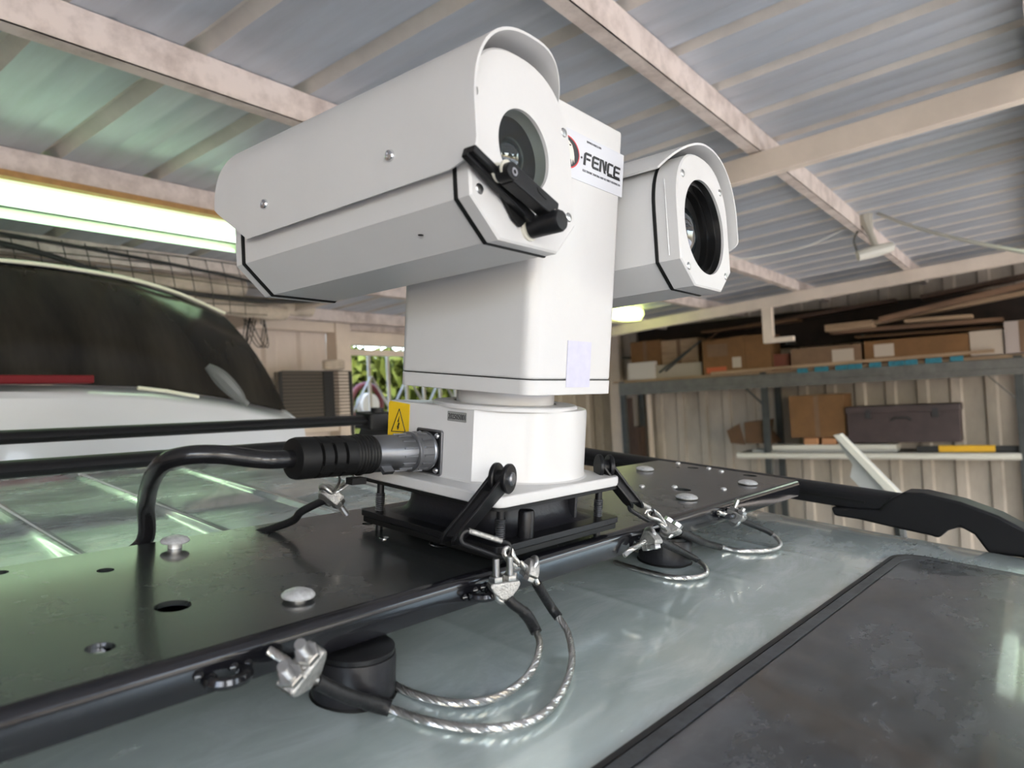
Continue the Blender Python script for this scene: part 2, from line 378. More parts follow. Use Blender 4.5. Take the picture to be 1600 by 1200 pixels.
# gate opening: folding trellis gate and greenery outside
gt = Thing('folding_gate', 'pale folding trellis gate with vertical bars and scissor links before the greenery', 'gate', (4.9, 4.5, 0))
for k in range(13):
    gx = 3.70 + k * .24
    gt.part('bar', MB().box((gx, 4.5, 1.28), (.032, .02, 2.40)), m_gate, bevel=.003)
for k in range(0, 12, 2):
    gx = 3.70 + k * .24
    for z0 in (.5, 1.25, 1.95):
        gt.part('link', MB().beam((gx, 4.48, z0), (gx + .24, 4.48, z0 + .34), .006, .028, up=(0, 1, 0)).beam((gx + .24, 4.472, z0 + .34), (gx + .48, 4.472, z0), .006, .028, up=(0, 1, 0)), m_gate)
def leafcloud(c, size, n, ls, seed):
    r = np.random.default_rng(seed); b = MB(); c = np.array(c)
    for _ in range(n):
        p = c + (r.random(3) - .5) * size; u = r.normal(size=3); u /= np.linalg.norm(u); w = np.cross(u, r.normal(size=3)); w /= np.linalg.norm(w); l = ls * (.6 + .8 * r.random())
        b.add([p - u*l, p + w*l*.4, p + u*l, p - w*l*.4], [(0, 1, 2, 3)])
    return b
hd = Thing('hedge', 'bright green hedge behind the folding gate at the back left', 'hedge', (5.6, 6.2, 0))
hd.part('foliage', leafcloud((5.6, 5.9, 1.30), np.array([5.0, .9, 2.7]), 14000, .12, 3), m_green, kind='stuff')
hd.part('stem', MB().tube([(4.6, 6.3, 0), (4.7, 6.3, 1), (4.6, 6.3, 2)], .03).tube([(6.2, 6.3, 0), (6.1, 6.3, 1), (6.3, 6.3, 2)], .03), m_wood)
single('yard_ground', MB().box((4, 10, -.09), (30, 11, .1)), m_yard, None, None, kind='structure')
hr = Thing('hose_reel', 'round pale hose reel with a dark red rim behind the folding gate bars', 'hose reel', (4.25, 4.9, 1.7))
hr.part('rim', MB().tube([(4.25 + .2*math.cos(a), 4.9, 2.03 + .2*math.sin(a)) for a in np.linspace(0, 2*PI, 25)[:-1]], .03, closed=True), mat('reel_red', (.10, .012, .012), .5))
hr.part('coil', MB().lathe([(.02, 0), (.11, 0), (.12, .05), (.11, .1), (.02, .1)], (4.25, 4.93, 2.03), (0, -1, 0), 24), m_pvc)
hr.part('stand', MB().box((4.25, 4.9, .95), (.06, .06, 1.9)), m_rack)

# black wire rack in front of the post, pale rope coil on top
p0 = px_w(432, 583, 1, 4.15); p1 = px_w(530, 650, 1, 4.15)
rk = Thing('wire_rack', 'black rack of thin horizontal bars in front of the post at the back left', 'rack', (3.1, 4.0, 0))
xa, xb = 2.70, 3.38; zt, zb_ = p0[2] + .01, p1[2] - .02
for k in range(15): rk.part('bar', MB().box(((xa+xb)/2, 4.1, zt - k*(zt-zb_)/14), (xb-xa, .010, .009)), m_rack)
for xx in (xa, xb): rk.part('upright', MB().box((xx, 4.115, zt/2), (.02, .02, zt)), m_rack)
rk.part('back_panel', MB().box((xa+.22, 4.18, (zt+zb_)/2), (.44, .02, zt-zb_)), mat('rack_panel', (.15, .125, .095), .7))
rk.part('dark_column', MB().box((xa+.49, 4.17, (zt+zb_)/2), (.10, .03, zt-zb_)), m_rack)
rc = MB()
for k in range(3): rc.tube([(3.20 + .085*math.cos(a), 4.1 + .05*math.sin(a), zt + .03 + k*.022) for a in np.linspace(0, 2*PI, 25)[:-1]], .018, 8, closed=True)
single('rope_coil', rc, m_tarp, 'pale coil of rope lying on top of the black wire rack', 'rope', (3.20, 4.1, zt))

jb = px_w(489, 478, 1, 4.34)
single('junction_box', MB().box(jb, (.09, .06, .09)).cyl(jb, jb + [0, .06, .02], .02, 10), m_rack, 'small black box fixed at the top of the back-left post under the camera housing', 'box', jb, bevel=.004)
# tarps, net and cords below the eaves at the left
for k, (y, z, r, xa_, xb_) in enumerate(((3.42, 2.755, .055, -.9, 1.95), (3.46, 2.655, .05, -.9, 2.3), (3.60, 2.70, .06, -.9, 2.6))):
    pth = [(xx, y + .02*math.sin(3*xx + k), z + .012*math.sin(4*xx + 2*k)) for xx in np.linspace(xa_, xb_, 30)]
    rr = [r * (1 + .10*math.sin(9*i + k)) for i in range(30)]
    single('rolled_tarp', MB().tube(pth, rr, 14), m_tarp, ['uppermost cream rolled tarp under the eaves at the left', 'lower cream rolled tarp just above the white vehicle roof', 'rearmost cream rolled tarp half hidden behind the other two rolls'][k], 'tarp', (xa_, y, z), group='rolled tarps under the eaves')
nb = MB()
for k in range(27):
    xx = -.9 + k * .105
    nb.tube([(xx + .03*a, 3.262 - .03*math.sin(a*2.5) + .01*math.sin(k), 2.875 - a*.30) for a in np.linspace(0, 1, 9)], .0028, 4)
for j in range(6):
    nb.tube([(-.9 + t*2.9, 3.258 - .03*math.sin(j/5*2.5), 2.865 - j*.058 + .010*math.sin(9*t + j)) for t in np.linspace(0, 1, 40)], .0028, 4)
single('cargo_net', nb, m_net, 'thin dark square-mesh net draped over the cream rolls under the eaves', 'net', (.4, 3.33, 2.7))
cb = MB(); cb.tube(spline([(-1, 3.25, 2.87), (0, 3.24, 2.86), (.7, 3.23, 2.81), (1.25, 3.24, 2.70), (1.9, 3.26, 2.67), (2.5, 3.3, 2.72)]), .014, 8)
single('hanging_cable', cb, m_cord, 'thick black cable sagging across the net under the eaves', 'cable', (-1, 3.25, 2.87))
cb = MB(); cb.tube(spline([(-1, 3.25, 2.885), (.3, 3.24, 2.875), (1.3, 3.24, 2.83), (2.1, 3.26, 2.76), (2.9, 3.9, 2.8)]), .009, 8)
single('hanging_cable', cb, m_cord, 'thinner black cable running along the top of the net under the eaves', 'cable', (-1, 3.25, 2.885))
cb = MB()
for k in range(6):
    a0 = k * 1.1; cb.tube([(2.35 + .10*math.cos(a0 + t)*(.6 + .1*k), 3.9, 2.62 + .16*math.sin(a0*1.7 + t*1.3)) for t in np.linspace(0, 5, 26)], .004, 4)
single('tangled_wire', cb, m_cord, 'tangle of thin dark wire hanging on the back wall under the eaves', 'wire', (2.35, 3.9, 2.62))

# fluorescent fixture on purlin
def tubelight(x0, x1, y, zt, label, m1=m_tube, m2=m_tube2):
    t = Thing('fluorescent_light', label, 'ceiling light', ((x0+x1)/2, y, zt))
    cx = (x0+x1)/2; L = x1 - x0
    t.part('housing', MB().box((cx, y + .03, zt - .012), (L, .13, .024)), m_tube2, bevel=.004)
    for dy, dz in ((-.015, -.040), (.06, -.046)):
        t.part('tube', MB().cyl((x0 + .02, y + dy, zt + dz), (x1 - .02, y + dy, zt + dz), .019, 16), m1)
    t.part('diffuser', MB().prism([(-.06, 0), (.10, 0), (.11, -.04), (.09, -.082), (-.045, -.082), (-.068, -.04)], (x0, y, zt - .022), Y, Z, X, L), glass_mat('diffuser', (.88, 1, .82)))
    for xx in (x0 + .1, x0 + .62, x1 - .1): t.part('clip', MB().box((xx, y - .074, zt - .02), (.022, .006, .05)), m_pvc)
    return t
tubelight(-.35, 1.32, 2.33, 2.832, 'long glowing fluorescent light under the purlin at the left edge')
pn = Thing('panel_light', 'square grid ceiling light beyond the right edge, mirrored in the sunroof glass', 'ceiling light', (3.55, -.85, 2.80))
pn.part('frame', MB().box((3.55, -.85, 2.86), (.82, .70, .05)), m_pvc, bevel=.004)
for k in range(7): pn.part('tube', MB().cyl((3.17, -.54 - k*.10, 2.815), (3.93, -.54 - k*.10, 2.815), .034, 12), m_tube)
for xx in (3.3, 3.8): pn.part('hanger', MB().cyl((xx, -.85, 2.88), (xx, -.85, 3.14), .008, 8), m_pvc)
single('backing_board', MB().box((.45, 2.292, 2.8435), (1.9, .060, .022)), m_board, 'orange-brown wooden batten above the glowing fluorescent light', 'batten', (.45, 2.352, 2.832))
bl = Thing('bulkhead_lamp', 'small yellow-green oval lamp glowing far back beside the turret', 'lamp', (6.25, 3.02, 2.83))
bl.part('shade', MB().lathe([(.02, 0), (.34, 0), (.36, .02), (.36, .05), (.30, .11), (.12, .13), (.02, .13)], (0, 0, 0), (0, 0, -1), 28).xf(lambda p: np.array([6.15 + p[0]*1.15, 3.0 + p[1]*.35, 2.90 + p[2]])), m_bulk)
bl.part('base', MB().box((6.15, 3.0, 2.905), (.3, .1, .02)), m_pvc)

# cable and small bracket camera hanging at the right purlin
q = [px_w(1370, 333, 0, 4.6), px_w(1420, 352, 0, 4.4), px_w(1500, 374, 0, 4.2), px_w(1620, 398, 0, 4.0)]
single('hanging_cable', MB().tube(spline(q), .011, 8), m_pvc, 'pale cable sagging from the purlin to the right edge', 'cable', q[0])
q = [px_w(1140, 405, 0, 4.0), px_w(1180, 402, 0, 4.1), px_w(1260, 385, 0, 4.3), px_w(1350, 342, 0, 4.6)]
single('hanging_cable', MB().tube(spline(q), .004, 6), m_pvc, 'thin pale cable dipping below the ceiling beside the right camera housing', 'cable', q[-1])
c0 = px_w(1368, 392, 1, .30)
br = Thing('lamp_bracket', 'white bracket lamp clamped under the purlin above the shelves', 'lamp', px_w(1355, 345, 1, .38))
a = px_w(1340, 400, 0, 4.5); b = px_w(1395, 385, 0, 4.6); c = px_w(1352, 345, 0, 4.55); d = px_w(1368, 384, 0, 4.55); e = px_w(1335, 372, 0, 4.5)
br.part('arm', MB().tube([a, (a+b)/2, b], [.035, .04, .03], 10), m_pvc)
br.part('clamp', MB().tube([c + [0, 0, .06], c, (c + d)/2, d], [.05, .045, .02, .02], 8), m_gate)
br.part('cord', MB().tube(spline([c, e, a + [0, 0, .02]]), .006, 6), m_net)

# ------------------------------------------------------------------ shelving on the right wall
sh = Thing('wall_shelving', 'long grey steel shelving against the right wall', 'shelving', (7.7, 1.6, 0))
sh.part('upper_deck', MB().box((7.68, 1.35, 2.155), (.56, 5.0, .03)), m_wood2)
sh.part('upper_front_beam', MB().box((7.39, 1.55, 2.062), (.04, 4.4, .152)).box((7.375, 1.55, 2.04), (.02, 4.4, .015)), m_galv, bevel=.003)
sh.part('edge_batten', MB().beam((7.36, 2.55, 2.185), (7.36, -.15, 2.215), .03, .03), m_wood2)
for k in range(9):
    y = .05 + k * .17 + (k % 3) * .02
    sh.part('tape_strip', MB().box((7.362, y + .1, 2.165 - .002*k), (.012, .11 + .03*(k % 2), .05)), m_teal, bevel=.002)
for y, m_ in ((-.32, m_gdark), (1.98, m_gdark), (3.72, m_gdark)):
    for xx in (7.42, 7.92): sh.part('upright', MB().box((xx, y, 1.08), (.05, .07, 2.16)), m_, bevel=.003)
sh.part('brace', MB().beam((7.42, -.30, 1.75), (7.42, -.02, 2.06), .012, .05, up=(1, 0, 0)), m_galv)
sh.part('brace', MB().beam((7.42, 2.00, 1.80), (7.42, 2.25, 2.06), .012, .05, up=(1, 0, 0)), m_gdark)
sh.part('lower_rail', MB().tube([(7.40, 2.32, 1.245), (7.40, 2.28, 1.24), (7.40, -.30, 1.235)], .033, 12), m_pvc)
sh.part('lower_deck', MB().box((7.68, 1.0, 1.26), (.50, 2.62, .02)), m_galv)
sh.part('lower_bracket', MB().box((7.66, -.32, 1.22), (.5, .03, .05)).box((7.66, 1.98, 1.22), (.5, .03, .05)), m_gdark)
single('white_board', MB().box((7.58, 1.45, 1.285), (.20, 1.45, .025)), m_grey, 'long pale board lying under the cartons on the lower shelf', 'board', (7.58, 1.45, 1.27), bevel=.003)
single('white_board', MB().box((7.56, 1.35, 1.325), (.20, 1.25, .05)), m_pvc, 'thick white board stacked on the long pale board on the lower shelf', 'board', (7.56, 1.35, 1.30), bevel=.003)
yl = Thing('spirit_level', 'black and yellow tool lying at the right end of the lower shelf', 'tool', (7.5, .2, 1.27))
yl.part('body', MB().box((7.50, .10, 1.30), (.05, .90, .055)), m_rack, bevel=.004)
yl.part('yellow_section', MB().box((7.495, .13, 1.302), (.062, .46, .062)), m_safety, bevel=.004)

def carton(pxl, Xf, depth, label, m, tape=True, lab=None, base=None, name='carton', group=None, extra=None):
    """pxl = (x0,y0,x1,y1) of the front face in the photograph, at plane X = Xf"""
    x0, y0, x1, y1 = pxl; a = px_w(x0, y1, 0, Xf); b = px_w(x1, y0, 0, Xf); z0 = a[2] if base is None else base
    ya, yb = b[1], a[1]; zt = px_w((x0+x1)/2, y0, 0, Xf)[2]; cy = (ya+yb)/2
    t = Thing(name, label, 'box', (Xf + depth/2, cy, z0), group=group)
    h = zt - z0; w = yb - ya
    t.part('body', MB().box((Xf + depth/2, cy, z0 + h/2), (depth, w, h)), m, bevel=.004)
    if tape: t.part('tape', MB().box((Xf - .001, cy, z0 + h*.5), (.003, .05, h*.98)).box((Xf + depth/2, cy, zt + .001), (depth, .05, .002)), m_card2)
    if lab:
        for (u0, v0, u1, v1, mm) in lab:
            t.part('label', MB().box((Xf - .003, yb - (u0+u1)/2*w, z0 + (v0+v1)/2*h), (.003, abs(u1-u0)*w, abs(v1-v0)*h)), mm)
    return t, (Xf, ya, yb, z0, zt)
ZU = 2.17
t, g = carton((1099, 528, 1163, 577), 7.38, .42, 'big brown carton with open flaps and a red sticker on the upper shelf', m_card, False, [(.12, .50, .60, .85, m_card2), (.08, .04, .55, .20, mat('red_sticker', (.42, .09, .03), .6))], ZU)
Xf, ya, yb, z0, zt = g
t.part('side_panel', MB().prism([(0, 0), (.36, 0), (.36, zt - z0), (0, zt - z0)], (Xf, ya - .002, z0), X, Z, -Y, .28), m_card)
t.part('flap', MB().prism([(0, 0), (.4, 0), (.4, .01), (0, .01)], (Xf, ya, zt), X, Z, Y, yb - ya).xf(lambda p: p + np.array([0, 0, (p[1]-ya)*-.05])), m_card3)
t.part('flap', MB().beam((Xf + .2, yb, zt), (Xf + .25, yb - .12, zt + .10), .3, .008, up=(0, 0, 1)), m_card3)
t.part('white_mark', MB().box((Xf - .003, ya + .10, z0 + .12), (.003, .10, .12)), m_paper)
carton((1236, 541, 1345, 567), 7.36, .35, 'flat brown carton with a pale label beside the big carton', m_card2, False, [(.60, .2, .90, .8, m_paper)], ZU)
carton((1351, 527, 1513, 557), 7.36, .40, 'long flat brown carton with a pale label on the upper shelf', m_card, False, [(.10, .25, .30, .82, m_paper)], ZU + .01)
carton((1516, 516, 1566, 548), 7.38, .30, 'cream carton at the right of the long flat brown one', m_paper, False, None, ZU + .01)
carton((1571, 500, 1625, 548), 7.36, .40, 'pinkish grey carton at the right end of the upper shelf', mat('carton_grey', (.36, .30, .27), .8), True, None, ZU + .01)
carton((981, 566, 1022, 590), 7.42, .30, 'white carton at the far left end of the upper shelf', mat('carton_white', (.50, .46, .42), .7), False, None, ZU)
carton((1024, 568, 1096, 586), 7.45, .30, 'low grey carton beside the white one on the upper shelf', mat('carton_low', (.33, .28, .22), .7), False, None, ZU)
carton((986, 533, 1030, 566), 7.50, .25, 'orange-brown carton stacked on the white carton at the far left', m_card, True, None, 2.31)
carton((1031, 530, 1090, 548), 7.55, .25, 'small sunlit carton behind the low grey carton', m_wood2, True, None, 2.28)
carton((1203, 553, 1232, 571), 7.46, .2, 'small dark red carton in the gap beside the big carton', mat('carton_red', (.20, .06, .035), .7), False, None, ZU)
for k, (x0, y0, x1, y1, lab) in enumerate(((1030, 590, 1096, 532, 'thin dark rod leaning over the low grey carton'), (1040, 588, 1080, 545, 'second dark rod leaning beside the first over the low grey carton'))):
    single('metal_rod', MB().cyl(px_w(x0, y0 - 8, 0, 7.44), px_w(x1, y1, 0, 7.44), .012, 8), m_gdark, lab, 'rod', px_w(x0, y0 - 8, 0, 7.44))
# lower shelf
carton((1236, 617, 1318, 684), 7.45, .38, 'square brown carton standing on blocks on the lower shelf', m_card, True, None, None)
for k, (x0, x1) in enumerate(((1256, 1278), (1284, 1306))):
    a = px_w(x0, 696, 0, 7.47); b = px_w(x1, 684, 0, 7.47)
    single('wooden_block', MB().box((7.56, (a[1]+b[1])/2, (1.35 + b[2])/2), (.18, abs(a[1]-b[1]), b[2] - 1.35)), mat('block_orange' + 'ab'[k], (.42, .20, .09), .7), ['left orange wooden block under the square carton', 'right orange wooden block under the square carton'][k], 'block', (7.56, (a[1]+b[1])/2, 1.35), bevel=.01, group='blocks under the square carton')
t, g = carton((1326, 633, 1498, 694), 7.42, .30, 'dark brown lidded case with latches on the lower shelf', m_case, False, None, 1.37, 'storage_case')
Xf, ya, yb, z0, zt = g; w = yb - ya
t.part('lid', MB().box((Xf + .15, (ya+yb)/2, zt - .035), (.33, w + .02, .07)), m_case, bevel=.006)
t.part('handle', MB().tube([(Xf - .01, (ya+yb)/2 + s*.09, z0 + .22 + (.03 if abs(s) < 1 else 0)) for s in (-1, -.6, .6, 1)], .010, 8), m_rack)
for s in (-.3, .3): t.part('latch', MB().box((Xf - .008, (ya+yb)/2 + s*w, zt - .08), (.015, .05, .09)), m_rack, bevel=.003)
oc = Thing('open_carton', 'tilted open carton lying on its side at the left of the lower shelf', 'box', (7.6, 2.2, 1.37))
a = px_w(1142, 693, 0, 7.45); b = px_w(1205, 660, 0, 7.45)
oc.part('body', MB().prism([(0, 0), (.30, 0), (.30, .24), (.07, .26), (.09, .13)], (7.45, b[1], 1.37), Y, Z, X, .35).xf(lambda p: p), m_card3)
oc.part('flap', MB().prism([(0, 0), (.16, .02), (.20, .16), (.05, .24)], (7.43, b[1] + .30, 1.36), Y, Z, X, .02), m_card3)
# brown boards leaning on the wall
single('leaning_board', MB().box((7.75, 3.84, 1.05), (.03, .14, 1.80)), m_brown, 'tall narrow dark brown board leaning on the right wall', 'board', (7.75, 3.84, .15), bevel=.003)
single('leaning_board', MB().box((7.70, 3.67, .93), (.03, .16, 1.30)), m_brown, 'shorter dark brown board leaning beside the tall narrow one', 'board', (7.70, 3.67, .28), bevel=.003)
# timber laid on the loft above the shelf
def plank(px, Xp, w, m, label, group='timber and sheets stored above the upper shelf'):
    a = px_w(px[0], px[1], 0, Xp); b = px_w(px[2], px[3], 0, Xp); th = px[4]
    single('timber_plank', MB().beam(a, b, w, th), m, label, 'plank', (a + b)/2, group=group, bevel=.002)
plank((1375, 500, 1640, 436, .05), 7.25, .12, m_wood, 'reddish plank rising to the right edge under the far beam')
plank((1330, 512, 1630, 452, .035), 7.40, .16, m_wood2, 'pale plank just below the reddish plank above the shelf')
plank((1415, 502, 1520, 494, .03), 7.30, .20, m_wood2, 'short pale plank lying over the long flat carton')
plank((1300, 520, 1568, 500, .04), 7.55, .25, m_wood, 'brown plank lying behind the short pale plank')
plank((1293, 514, 1366, 506, .07), 7.35, .25, m_wood2, 'cardboard-coloured sheet end sticking out over the flat cartons')
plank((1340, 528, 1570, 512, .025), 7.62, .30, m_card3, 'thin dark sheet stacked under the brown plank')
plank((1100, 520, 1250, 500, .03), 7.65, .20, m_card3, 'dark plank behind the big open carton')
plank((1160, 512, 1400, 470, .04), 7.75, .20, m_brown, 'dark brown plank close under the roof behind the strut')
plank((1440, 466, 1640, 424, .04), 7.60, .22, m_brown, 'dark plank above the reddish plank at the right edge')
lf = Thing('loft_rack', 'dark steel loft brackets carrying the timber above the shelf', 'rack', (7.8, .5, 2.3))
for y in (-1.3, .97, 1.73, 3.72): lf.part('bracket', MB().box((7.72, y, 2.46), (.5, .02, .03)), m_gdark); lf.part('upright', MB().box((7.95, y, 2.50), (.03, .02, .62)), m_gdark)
single('loft_shade_sheet', MB().box((7.90, .6, 2.63), (.05, 6.2, .40)), mat('loft_shade_brown', (.022, .013, .008), .9, noise=.5, nscale=6), 'dark brown sheet added for the shade in the loft behind the planks', 'sheets', (7.90, .7, 2.42))  # near-black sheet added behind the planks, paints the loft shade
# pale angled board standing beyond the roof rail
wa = [px_w(1302, 680, 0, 2.3), px_w(1312, 678, 0, 2.3), px_w(1412, 778, 0, 2.3), px_w(1372, 790, 0, 2.3), px_w(1328, 745, 0, 2.3), px_w(1332, 726, 0, 2.3)]
b = MB(); b.rings([[p for p in wa], [p + np.array([.05, .0, 0]) for p in wa]])
wa2 = [px_w(1302, 680, 0, 2.26), px_w(1312, 679, 0, 2.26), px_w(1412, 782, 0, 2.26), px_w(1398, 782, 0, 2.26)]
wg = Thing('angled_panel', 'pale grey wing-shaped panel leaning beyond the car roof rail', 'panel', wa[2])
wg.part('panel', b, m_grey); b = MB(); b.rings([[p for p in wa2], [p + np.array([.04, 0, 0]) for p in wa2]]); wg.part('edge_strip', b, m_pvc)
wg.part('stand', MB().cyl(px_w(1400, 785, 0, 2.34), (2.34, -.15, 0), .02, 8), m_gdark)

# trees outside the open front (they show in the lens glass)
for k, (tx, ty, s) in enumerate(((1.5, -13, 1.0), (9.0, -15, 1.25), (-6.5, -14, 1.1))):
    t = Thing('tree', ['broad leafy tree out in the yard, straight off the open front', 'tallest leafy tree out in the yard, right of the broad one', 'leafy tree out in the yard, left of the broad one'][k], 'tree', (tx, ty, 0))
    t.part('trunk', MB().tube([(tx, ty, 0), (tx + .1, ty, 1.5), (tx - .1, ty, 3.2*s)], [.25, .2, .12], 10), m_wood)
    f = MB()
    for j in range(9):
        c = np.array([tx, ty, 4.0*s]) + rng.normal(size=3) * np.array([1.1, .9, .8]) * s
        f.add(*(lambda L: (L.v, L.f))(leafcloud(c, np.array([1.8, 1.6, 1.3]) * s, 500, .16, 40 + j + 10*k)))
    t.part('foliage', f, m_green, kind='stuff')

# ------------------------------------------------------------------ white vehicle behind
vn = Thing('white_vehicle', 'white vehicle behind with a large dark curved window and a red lamp strip', 'car', (-.4, 3.0, 0))
def row(px, y): return [px_w(a, b, 1, y + c) for a, b, c in px]
W0 = row([(-420, 392, .1), (-200, 402, .03), (0, 413, 0), (100, 424, 0), (200, 441, .02), (280, 464, .05), (350, 494, .12)], 2.15)
W1 = row([(-420, 590, .1), (-200, 596, .03), (0, 600, 0), (120, 600, 0), (240, 604, .02), (350, 620, .05), (447, 641, .12)], 1.92)
def lerp(a, b, t): return [p*(1-t) + q*t for p, q in zip(a, b)]
mid = lerp(W0, W1, .5); mid = [p + np.array([0, -.035, .02]) for p in mid]; mid[-1] = px_w(402, 556, 1, 2.13); mid[-2] = px_w(318, 540, 1, 2.05)
b = MB(); rows = []
for t in np.linspace(0, 1, 9):
    rows.append([(1-t)**2*p + 2*t*(1-t)*(2*m - .5*p - .5*q) + t*t*q for p, m, q in zip(W0, mid, W1)])
back = [[p + np.array([0, .03, 0]) for p in r] for r in rows]
vn.part('rear_window', MB().rings(rows, (False, False), False).rings(back, (False, False), False), m_vwin, flip=False)
vn.part('roof_trim', MB().tube(spline([p + np.array([0, -.005, .012]) for p in W0], 6), .0065, 10), m_vtrim)
roof = [[p + np.array([0, 0, .008]) for p in W0], [p + np.array([0, .4, .05]) for p in W0], [p + np.array([0, 1.2, .04]) for p in W0], [p + np.array([0, 1.9, -.05]) for p in W0]]
roof2 = [[np.array([p[0], p[1], p[2] - .03]) for p in r] for r in roof[::-1]]
vn.part('roof', MB().rings(roof + roof2, (False, False), False), m_van)
L1 = row([(-420, 612, .1), (-200, 612, 0), (0, 612, -.02), (120, 612, -.02), (240, 617, 0), (350, 632, .04), (470, 659, .16)], 1.80)
L1b = [p + np.array([0, -.02, -.02]) for p in L1]
low = [[p + np.array([0, -.06, -.25]) for p in L1], [p + np.array([0, -.05, -.9]) for p in L1], [p + np.array([0, .05, -1.55]) for p in L1]]
far = [[np.array([p[0], 4.1, p[2]]) for p in r] for r in (low[2], W1)]
b = MB(); b.rings([[p + np.array([0, .02, -.004]) for p in W1], L1, L1b] + low + far, (True, True), False); vn.part('tailgate', b, m_van)
pl = MB(); side = [W0[-1], rows[4][-1], W1[-1], L1[-1], low[0][-1], low[2][-1]]
sd2 = [np.array([p[0] - .02, 4.1, p[2]]) for p in side]
pl.rings([side, sd2], (False, False), False); vn.part('side_panel', pl, m_van)
vn.part('red_lamp', MB().beam(px_w(-420, 594, 1, 1.80), px_w(142, 593, 1, 1.80), .05, .024), m_lamp_red, bevel=.004)
vn.part('chrome_strip', MB().tube([px_w(215, 606, 1, 1.74), px_w(260, 611, 1, 1.735), px_w(310, 620, 1, 1.74)], .006, 8), m_vtrim)
wa_ = [px_w(324, 572, 1, 1.80), px_w(345, 590, 1, 1.78), px_w(372, 618, 1, 1.77), px_w(386, 632, 1, 1.77)]
vn.part('wiper', MB().tube(spline(wa_), [.012 + .016*math.sin(PI*min(1, i/30)) for i in range(37)], 10), m_wiper)
for wx in (-1.6, .5):
    for wy in (2.1, 3.7): vn.part('wheel', MB().lathe([(.12, 0), (.30, 0), (.33, .03), (.33, .17), (.30, .2), (.12, .2)], (wx, wy, .33), (0, 1, 0), 24), m_tread)

# ------------------------------------------------------------------ own car (rig frame)
ZR = -.117
def zroof(x, y):
    e = max(0, abs(x - .03) - .56) / .12
    z = ZR - .006 * e ** 2 - .004 * max(0, (y - .75) / .3) ** 2
    for rx in (-.452, -.276, -.100, .078, .256, .434):
        d = (x - rx) / .008; amp = .0038 if y > .25 else (.0012 if y > -.2 else 0)
        z += amp * math.exp(-d*d)
    return z
car = Thing('car', 'pale silver car with a dusty roof, sunroof and black roof rail under the turret', 'car', (0, .2, -1.5), M_RIG)
xsr = sorted(set(list(np.linspace(-.66, .70, 69)) + [rx + d for rx in (-.452, -.276, -.1, .078, .256, .434) for d in (-.014, -.008, -.004, 0, .004, .008, .014)]))
ysr = list(np.linspace(-1.25, -.30, 6)) + [-.25, -.225, -.2, -.1, .1, .2, .3, .4, .7, .85, .95, 1.0, 1.03]
rws = [[(x_, y_, zroof(x_, y_)) for x_ in xsr] for y_ in ysr]
rb = [(x_, 1.06, ZR - .05) for x_ in xsr]; rb2 = [(x_, 1.10, ZR - .16) for x_ in xsr]
car.part('roof_panel', MB().rings(rws + [rb, rb2] + [[(x_, 1.0, ZR - .16) for x_ in xsr], [(x_, -1.25, ZR - .06) for x_ in xsr]], (False, False), False), m_paint, ang=50)
for gx in (.712, -.672): car.part('roof_gutter', MB().box((gx, -.1, ZR - .022), (.03, 2.3, .012)), m_rail)
for gx in (.734, -.694): car.part('gutter_strip', MB().box((gx, -.1, ZR - .024), (.014, 2.3, .022)), m_chrome, bevel=.003)
def side(s):
    prof = [(.740, ZR - .03), (.775, ZR - .06), (.83, -.50), (.84, -.62), (.86, -1.0), (.85, -1.30)]
    b = MB(); R = []
    for y in (-1.3, -.9, 0, .9, 1.15): R.append([(.02 + s*(px_ - .02), y + (.0 if j < 2 else (.1 if y > 1 else (-.5 if y < -1.2 else 0))), z) for j, (px_, z) in enumerate(prof)])
    R2 = [[(p[0] - s*.02, p[1], p[2]) for p in r] for r in R[::-1]]
    return b.rings(R + R2, (False, False), False)
for s in (1, -1): car.part('body_side', side(s), m_paint)
car.part('windscreen', MB().prism([(-.64, 0), (.68, 0), (.76, -.55), (-.72, -.55)], (0, -1.25, ZR - .02), X, np.array([0, -.45, 1]) * 1.0 * np.array([1, -1, 1]) * np.array([1, -1, 1]), Y, .01), m_sun)
car.part('bonnet', MB().rings([[( -.78, -1.55, -.62), (.84, -1.55, -.62), (.84, -1.55, -1.28), (-.78, -1.55, -1.28)], [(-.76, -2.3, -.72), (.82, -2.3, -.72), (.82, -2.3, -1.22), (-.76, -2.3, -1.22)], [(-.70, -2.6, -.85), (.76, -2.6, -.85), (.76, -2.6, -1.15), (-.70, -2.6, -1.15)]]), m_paint, bevel=.03)
for wy in (-2.0, .75):
    for wx, s in ((-.80, 1), (.86, -1)):
        wz = -1.24 + (-.117)*-(wy)*0
        c = RIG @ np.array([wx, wy, -1.4]) + O; tz = (c[2] - .31) / RIG[2, 2]
        car.part('wheel', MB().lathe([(.10, 0), (.27, 0), (.31, .03), (.31, .17), (.27, .2), (.10, .2)], (wx, wy, -1.4 - tz), (s, 0, 0), 24), m_tread)
# sunroof: glass pane with rounded corner and dark seal
def srout(inset):
    x1 = .552 - inset; y0 = -.283 - inset; pts = [(-.60 + inset, y0), (x1 - .045, y0)]
    for k in range(1, 7):
        a = PI/2 - k*PI/2/6 ; pts.append((x1 - .045 + .045*math.cos(a), y0 - .04 + .04*math.sin(a)))
    pts += [(x1 + .012, -1.1), (-.60 + inset, -1.1)]; return pts
sl = plate_mesh(srout(0), [srout(.012)[::-1]], ZR - .002, ZR + .0035)
car.part('sunroof_seal', sl, m_frit, bevel=.001)
car.part('sunroof_glass', MB().prism(srout(.0135), (0, 0, ZR - .002), X, Y, Z, .0065), m_sun, bevel=.0015)
car.part('sunroof_lip', plate_mesh(srout(-.006), [srout(-.001)[::-1]], ZR - .002, ZR + .0028), mat('seam_black', (.01, .01, .01), .5))
